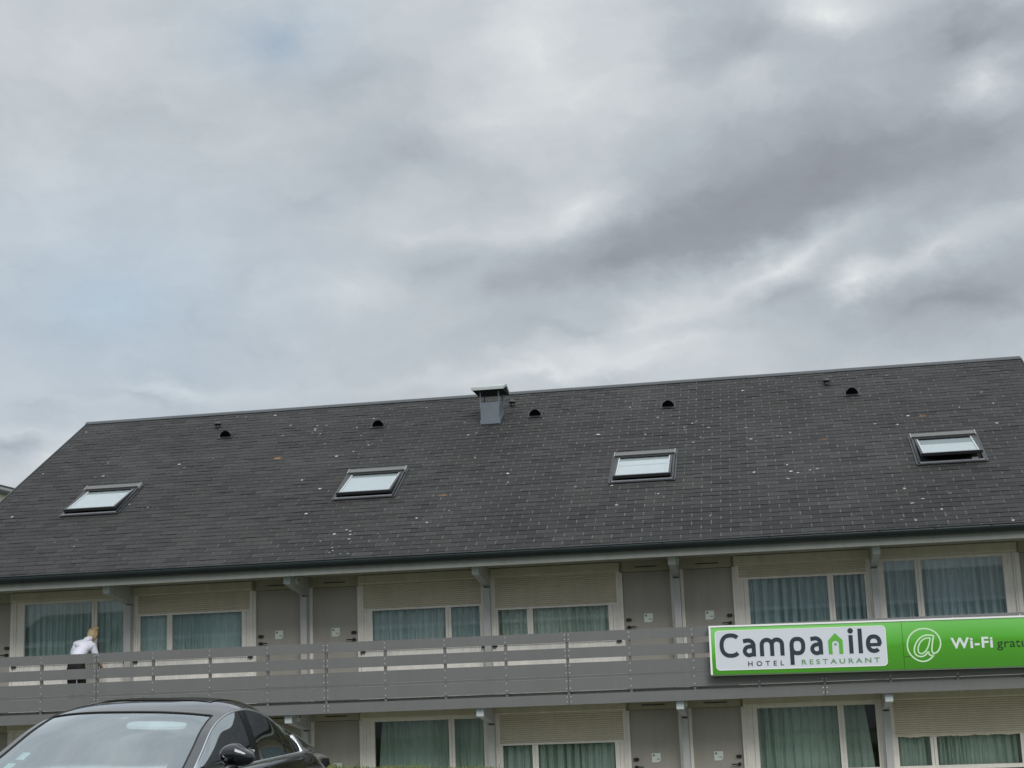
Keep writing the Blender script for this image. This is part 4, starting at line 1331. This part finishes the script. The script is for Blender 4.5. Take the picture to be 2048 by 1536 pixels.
# ------------------------------------------------------------------ parked car
def build_car():
    car = empty('parked_car', (7.88, -17.65, LOT + 0.026), 'dark grey saloon car with chrome window trim parked in front of the motel', 'car',
                rot=(R(-1.6), R(-0.3), math.radians(-88.5)))
    paint = mat('car_paint', (0.028, 0.030, 0.034, 1), 0.09, metal=0.9, coat=1.0)
    chrome = mat('car_chrome', (0.78, 0.79, 0.80, 1), 0.24, metal=1.0)
    blk = mat('car_black_trim', (0.012, 0.012, 0.013, 1), 0.3)
    seal = mat('car_seal', (0.01, 0.01, 0.01, 1), 0.6)
    inter = mat('car_interior', (0.60, 0.65, 0.66, 1), 0.9, var=0.2, vscale=3)
    ws = glass('windscreen_glass', (0.90, 0.97, 0.97), 1.7, 2.4, 0.01)
    tint = glass('side_glass', (0.14, 0.16, 0.16), 1.5, 0.6, 0.0)
    dtint = glass('rear_side_glass', (0.05, 0.052, 0.055), 1.5, 0.6, 0.0)

    ST = [((1.30, .90), (1.02, .770, .915)), ((.93, 1.06), (.66, .720, 1.075)), ((.60, 1.205), (.37, .678, 1.205)), ((.28, 1.325), (.10, .654, 1.283)),
          ((-.05, 1.388), (-.18, .654, 1.328)), ((-.45, 1.417), (-.50, .664, 1.335)), ((-.85, 1.410), (-.85, .672, 1.292)), ((-1.25, 1.365), (-1.16, .680, 1.205)),
          ((-1.62, 1.295), (-1.40, .690, 1.125)), ((-1.98, 1.195), (-1.74, .718, 1.065)), ((-2.25, 1.110), (-2.02, .742, .998))]

    def cr_(a, b, c, d, t):
        return 0.5 * ((2 * b) + (c - a) * t + (2 * a - 5 * b + 4 * c - d) * t * t + (3 * b - a - 3 * c + d) * t ** 3)

    arr = np.array([[s[0][0], s[0][1], s[1][0], s[1][1], s[1][2]] for s in ST])

    def st(t):        # t in 0..10
        i = min(int(t), 9); f = t - i
        a, b, c, d = arr[max(i - 1, 0)], arr[i], arr[i + 1], arr[min(i + 2, 10)]
        return cr_(a, b, c, d, f)

    def S(t, v, off=0.0):
        cx, cz, gx, gy, gz = st(t)
        av = abs(v)
        x = cx + (gx - cx) * av ** 2.0
        p = 2.3 + 1.6 * min(1, max(0, (t - 2) / 3))
        z = cz + off - (cz - gz) * av ** p
        return (x, gy * v, z)

    def patch(name, t0, t1, v0, v1, mt, parent, off=0.0, nt_=24, nv=30):
        m_ = MB().grid(lambda u, w: S(t0 + (t1 - t0) * u, v0 + (v1 - v0) * w, off), nt_, nv)
        return m_.build(name, mt, parent, local=True)
    # --- body shell below the glass
    body = MB()

    def prof(x):
        """half section at x: list of (y, z) from the centre top outwards and down"""
        ax = abs(x)
        nose = smooth(1.55, 2.42, x); tail = smooth(1.75, 2.38, -x)
        wid = 0.925 * (1 - 0.14 * nose ** 2 - 0.22 * tail ** 1.6)
        if x > 1.02: top = 0.895 - 0.16 * ((x - 1.02) / 1.4) ** 1.7 ; belt = top - 0.015
        elif x > -1.75: belt = 0.915 + 0.045 * (1.02 - x) / 2.77 + 0.01; top = belt - 0.02
        else: top = 1.105 - 0.09 * ((-x - 1.75) / .65) ** 1.4; belt = 0.962 - 0.05 * ((-x - 1.75) / .65)
        by = (0.812 - 0.015 * smooth(-0.4, 0.9, x) if x > -1.4 else 0.80 - 0.06 * smooth(1.4, 2.2, -x)) * (1 - 0.10 * nose)
        return [(0, top), (by * .5, top - (0.006 if x > 1.02 or x < -1.75 else 0)), (by * .88, belt + 0.004 if x < 1.02 else top - .03), (by + .005, belt), (by + .055, belt - .035), (wid - .02, belt - .13),
                (wid, .62), (wid - .012, .45), (wid - .03, .25), (wid * .85, .19)]
    xs = [2.42, 2.38, 2.25, 2.05, 1.8, 1.5, 1.25, 1.02, .8, .5, .2, -.1, -.4, -.7, -1.0, -1.3, -1.5, -1.75, -1.85, -1.95, -2.05, -2.15, -2.24, -2.3, -2.36, -2.40]
    rows = []
    for x in xs:
        h = prof(x)
        sc_ = 0.80 if x in (2.42, -2.40) else 1.0
        h = [(y, .55 + (z - .55) * (0.85 if sc_ < 1 else 1)) for y, z in h]
        rows.append([(x, y, z) for y, z in h] )
    k = len(rows[0])
    for sg in (1, -1):
        vs = [(x, sg * y, z) for r_ in rows for x, y, z in r_]
        fs = [(i * k + j, i * k + j + 1, (i + 1) * k + j + 1, (i + 1) * k + j) for i in range(len(rows) - 1) for j in range(k - 1)]
        if sg < 0: fs = [f[::-1] for f in fs]
        body.add(vs, fs, True)
        body.add([(x, sg * y, z) for x, y, z in rows[0]] + [(2.42, 0, .19)], [tuple(range(k + 1))[::sg]])
        body.add([(x, sg * y, z) for x, y, z in rows[-1]] + [(-2.40, 0, .19)], [tuple(range(k + 1))[::-sg]])
    bo = body.build('body', paint, car, local=True)
    # --- greenhouse
    GV = 0.915
    patch('roof_panel', 4, 8.1, -1, 1, paint, car)
    patch('roof_header', 3.02, 4, -1, 1, paint, car, nt_=8)
    patch('sunroof', 4.35, 6.9, -0.70, 0.70, mat('sunroof_glass', (0.006, 0.006, 0.007, 1), 0.04, coat=1.0), car, 0.004)
    for a, b, n in ((GV + .01, 1.0, 'pillar'), (-1.0, -GV - .01, 'pillar')):
        patch(n, 0.0, 3.02, a, b, paint, car, nv=8)
        patch('rear_pillar', 8.1, 10, a, b, paint, car, nv=8)
    w_ = patch('windscreen', 0.0, 3.0, -GV, GV, ws, car, -0.003)
    fr = MB()
    fr.grid(lambda u, v: S(3.0 * u, GV - .13 * (1 - v) ** 1.0, -0.010), 20, 3)
    fr.grid(lambda u, v: S(3.0 * u, -GV + .13 * (1 - v), -0.010), 20, 3)
    fr.grid(lambda u, v: S(2.86 + .14 * u, (v - .5) * 2 * (GV - .13), -0.010), 3, 16)
    fr.build('screen_border', mat('frit_black', (0.022, 0.023, 0.025, 1), 0.5), w_, local=True)
    sl = MB()
    for v in (GV + .004, -GV - .004): sl.tube([S(3.02 * i / 24, v, 0.0) for i in range(25)], 0.0065, 6)
    sl.tube([S(3.012, -GV + 2 * GV * i / 24, 0.001) for i in range(25)], 0.006, 6)
    sl.build('screen_seal', seal, w_, local=True)
    patch('backlight', 8.1, 10, -GV, GV, dtint, car, -0.003)
    patch('trunk_lip', 10, 10.001, -1, 1, paint, car)
    # sensor pod, visor, stickers behind the screen
    sp = MB(); ring = [(-.10, 2.97), (.13, 2.97), (.075, 2.52), (.02, 2.38), (-.075, 2.36), (-.10, 2.45)]
    ring = [(v * 1.25, t) for v, t in ring]
    sp.add([S(t, v, -0.016) for v, t in ring] + [S(t, v, -0.06) for v, t in ring], [tuple(range(6)), tuple(range(11, 5, -1))] + [(i, (i + 1) % 6, 6 + (i + 1) % 6, 6 + i) for i in range(6)])
    spo = sp.build('sensor_pod', mat('pod_black', (0.03, 0.031, 0.033, 1), 0.6), car, local=True)
    tr_ = MB(); tr_.add([S(2.70, .09, -.0145), S(2.70, -.04, -.0145), S(2.84, .07, -.0145), S(2.84, .09, -.0145)], [(0, 1, 2, 3)])
    tr_.build('sensor_window', mat('sensor_light', (0.35, 0.37, 0.38, 1), 0.5), spo, local=True)
    vi = MB(); vr = [(v, t) for v, t in superarc(.42, 2.60, .30, .15, 0, 360, 24, 0.6)[:-1]]
    vi.add([S(t, v, -0.035) for v, t in vr] + [S(t, v, -0.055) for v, t in vr], [tuple(range(24)), tuple(range(47, 23, -1))] + [(i, (i + 1) % 24, 24 + (i + 1) % 24, 24 + i) for i in range(24)])
    vi.build('sun_visor', mat('visor_pale', (0.50, 0.58, 0.58, 1), 0.7), car, local=True)
    for t0, v0 in ((0.80, -.70), (0.42, -.73)):
        q = MB().add([S(t0, v0, -.006), S(t0, v0 + .10, -.006), S(t0 + .26, v0 + .10, -.006), S(t0 + .26, v0, -.006)], [(0, 1, 2, 3)])
        q.build('windscreen_sticker', mat_once('sticker_pale', rgb(200, 226, 222)), w_, local=True)
    # cabin lining
    ca = MB()
    ca.grid(lambda u, v: S(0.15 + 9.6 * u, -.97 + 1.94 * v, -0.085 - 0.25 * max(0, 1 - 9.6 * u / 2.6) * 0), 30, 14) if False else None
    ca.grid(lambda u, v: S(3.15 + 5.2 * u, -.94 + 1.88 * v, -0.05), 16, 12)
    ca.box(-1.6, 0.95, -.74, .74, .86, .945)
    for y in (-.36, .36):
        ca.sphere((-.52, y, .98), (.10, .24, .24), 8, 14); ca.sphere((-.54, y, 1.245), (.06, .13, .085), 8, 12)
        ca.sphere((-1.33, y, .95), (.12, .30, .2), 8, 14)
    ca.grid(lambda u, v: (0.95 + .25 * u, -.74 + 1.48 * v, .955 - .06 * u), 4, 6)
    ca.build('cabin', inter, car, local=True)
    # --- side windows, trim, mirrors, doors
    gts = [0.0 + 9.4 * i / 60 for i in range(61)]

    def G(x):      # top of the side glass at x
        t0, t1 = 0.0, 10.0
        for _ in range(30):
            m_ = (t0 + t1) / 2
            if st(m_)[2] > x: t0 = m_
            else: t1 = m_
        q = st(t0); return q[3], q[4]

    def belt(x): return 0.812 - 0.015 * smooth(-0.4, 0.9, x), 0.925 + 0.045 * (1.02 - x) / 2.77
    for sg in (1, -1):
        def side(x0, x1, name, mt, parent):
            m_ = MB()

            def fn(u, v):
                x = x0 + (x1 - x0) * u; gy, gz = G(x); by, bz = belt(x)
                return (x, sg * (by - .012 + (gy - .004 - by + .012) * v + 0.012 * math.sin(math.pi * v)), bz + (gz - bz) * v)
            m_.grid(fn, 18, 8)
            return m_.build(name, mt, parent, local=True)
        side(0.99, -0.27, 'front_side_window', tint, car)
        side(-0.40, -1.06, 'rear_side_window', dtint, car)
        side(-1.09, -1.53, 'quarter_window', dtint, car)
        for a, b in ((-0.27, -0.40), (-1.06, -1.09), (-1.53, -1.62)):
            def fn(u, v, a=a, b=b):
                x = a + (b - a) * u; gy, gz = G(x); by, bz = belt(x)
                return (x, sg * (by - .010 + (gy - .002 - by + .010) * v + 0.012 * math.sin(math.pi * v)), bz + (gz - bz) * v)
            MB().grid(fn, 4, 8).build('window_pillar', mat_once('car_gloss_black', (0.01, 0.01, 0.011, 1), rough=0.15), car, local=True)
        qm = MB()

        def fq(u, v):
            x = -1.60 - .42 * u; gy, gz = G(x); by, bz = belt(x)
            by = 0.812 - 0.06 * smooth(1.4, 2.2, -x); bz = 0.965 - 0.05 * max(0, (-x - 1.75) / .65)
            return (x, sg * (by + (gy - by) * v + 0.02 * math.sin(math.pi * v)), bz - .01 + (gz - bz + .01) * v)
        qm.grid(fq, 10, 6)
        qm.build('rear_quarter', paint, car, local=True)
        tm = MB()
        pts = []
        for t in gts:
            q = st(t)
            if q[2] < -1.57: break
            pts.append((q[2], sg * (q[3] - .002), q[4] - .012))
        tm.tube(pts, 0.0105, 6)
        tm.build('chrome_arch', chrome, car, local=True)
        bt = MB(); bt.tube([(x, sg * (belt(x)[0] + .004), belt(x)[1] + .002) for x in np.linspace(1.0, -1.60, 20)], 0.014, 6)
        bt.build('chrome_strip', chrome, car, local=True)
        ct = MB(); gy, gz = G(-1.55); by, bz = belt(-1.55)
        ct.add([(-1.53, sg * (gy + .01), gz + .01), (-1.50, sg * (by + .012), bz - .01), (-1.66, sg * (by + .006), bz - .01), (-1.62, sg * (gy + .012), gz - .012),
                (-1.53, sg * (gy - .02), gz + .01), (-1.50, sg * (by - .02), bz - .01), (-1.66, sg * (by - .03), bz - .01), (-1.62, sg * (gy - .02), gz - .012)],
               [(0, 1, 2, 3), (7, 6, 5, 4), (0, 4, 5, 1), (1, 5, 6, 2), (2, 6, 7, 3), (3, 7, 4, 0)])
        ct.build('chrome_corner', chrome, car, local=True)
        # door skins with handles
        for a, b in ((1.00, -0.335), (-0.345, -1.30)):
            dm = MB()

            def fn(u, v, a=a, b=b):
                x = a + (b - a) * u; h = prof(x)[4:9]
                f = v * (len(h) - 1); i = min(int(f), len(h) - 2); t = f - i
                y = h[i][0] + (h[i + 1][0] - h[i][0]) * t; z = h[i][1] + (h[i + 1][1] - h[i][1]) * t
                return (x, sg * (y + .005), z)
            dm.grid(fn, 10, 12)
            d_ = dm.build('car_door', paint, car, local=True)
            xh = b + .22
            hm = MB().box(xh - .10, xh + .10, sg * .925 - .012, sg * .925 + .012, .80, .825)
            hm.build('door_handle', chrome, d_, local=True)
        # mirror
        mm = MB(); c = (0.60, sg * .955, 1.04)

        def mir(u, v):
            t = math.pi * (u - .5); a = 2 * math.pi * v
            e = 0.75
            cx = math.copysign(abs(math.cos(a)) ** e, math.cos(a)); sx = math.copysign(abs(math.sin(a)) ** e, math.sin(a))
            ct_ = math.cos(t) ** 0.7 if math.cos(t) > 0 else 0
            yy = 0.120 * sx * ct_
            return (c[0] + .075 * cx * ct_ * (1 - .25 * sx * sg), c[1] + yy, c[2] + .076 * math.sin(t) * (1 - .28 * max(0, sx * sg)) - .02 * max(0, sx * sg))
        mm.grid(mir, 14, 24)
        mo = mm.build('mirror', paint, car, local=True)
        ar = MB(); ar.tube([(.66, sg * .80, .92), (.64, sg * .87, .935), (.61, sg * .95, .985)], [.035, .03, .04], 8)
        ar.build('mirror_arm', blk, mo, local=True)
        mg = MB(); mg.add([(.525, sg * .855, .985), (.525, sg * 1.05, 1.0), (.525, sg * 1.05, 1.07), (.525, sg * .855, 1.09)], [(0, 1, 2, 3)])
        mg.build('mirror_glass', chrome, mo, local=True)
        # wheels, lamps
        for x in (1.42, -1.40):
            wm = MB(); wm.tube([(x, sg * .72, .335), (x, sg * .90, .335), (x, sg * .93, .335)], [.335, .335, .315], 28)
            wo = wm.build('wheel', mat_once('tyre', (0.015, 0.015, 0.015, 1), rough=0.85), car, local=True)
            rm = MB(); rm.tube([(x, sg * .92, .335), (x, sg * .937, .335)], [.245, .235], 24)
            for q in range(5):
                a = 2 * math.pi * q / 5
                rm.tube([(x, sg * .94, .335), (x + .22 * math.cos(a), sg * .94, .335 + .22 * math.sin(a))], [.04, .025], 6)
            rm.build('rim', mat_once('rim_alloy', (0.4, 0.41, 0.42, 1), metal=0.9, rough=0.3), wo, local=True)
        hl = MB(); hl.sphere((2.16, sg * .66, .66), (.24, .17, .055), 8, 12); hl.build('headlight', mat_once('lamp_clear', (0.7, 0.72, 0.74, 1), rough=0.1), car, local=True)
        tl = MB(); tl.box(-2.42, -2.34, sg * .42 - .2, sg * .42 + .2, .78, .84); tl.build('tail_light', mat_once('lamp_red', (0.25, 0.01, 0.01, 1), rough=0.2), car, local=True)
    MB().box(2.36, 2.44, -.45, .45, .36, .60).build('grille', blk, car, local=True)
    wp = MB()
    for y in (-.1, .45): wp.tube([(1.22, y, .915), (1.08, y - .55, .955)], .010, 6)
    wp.build('wipers', blk, car, local=True)


build_car()
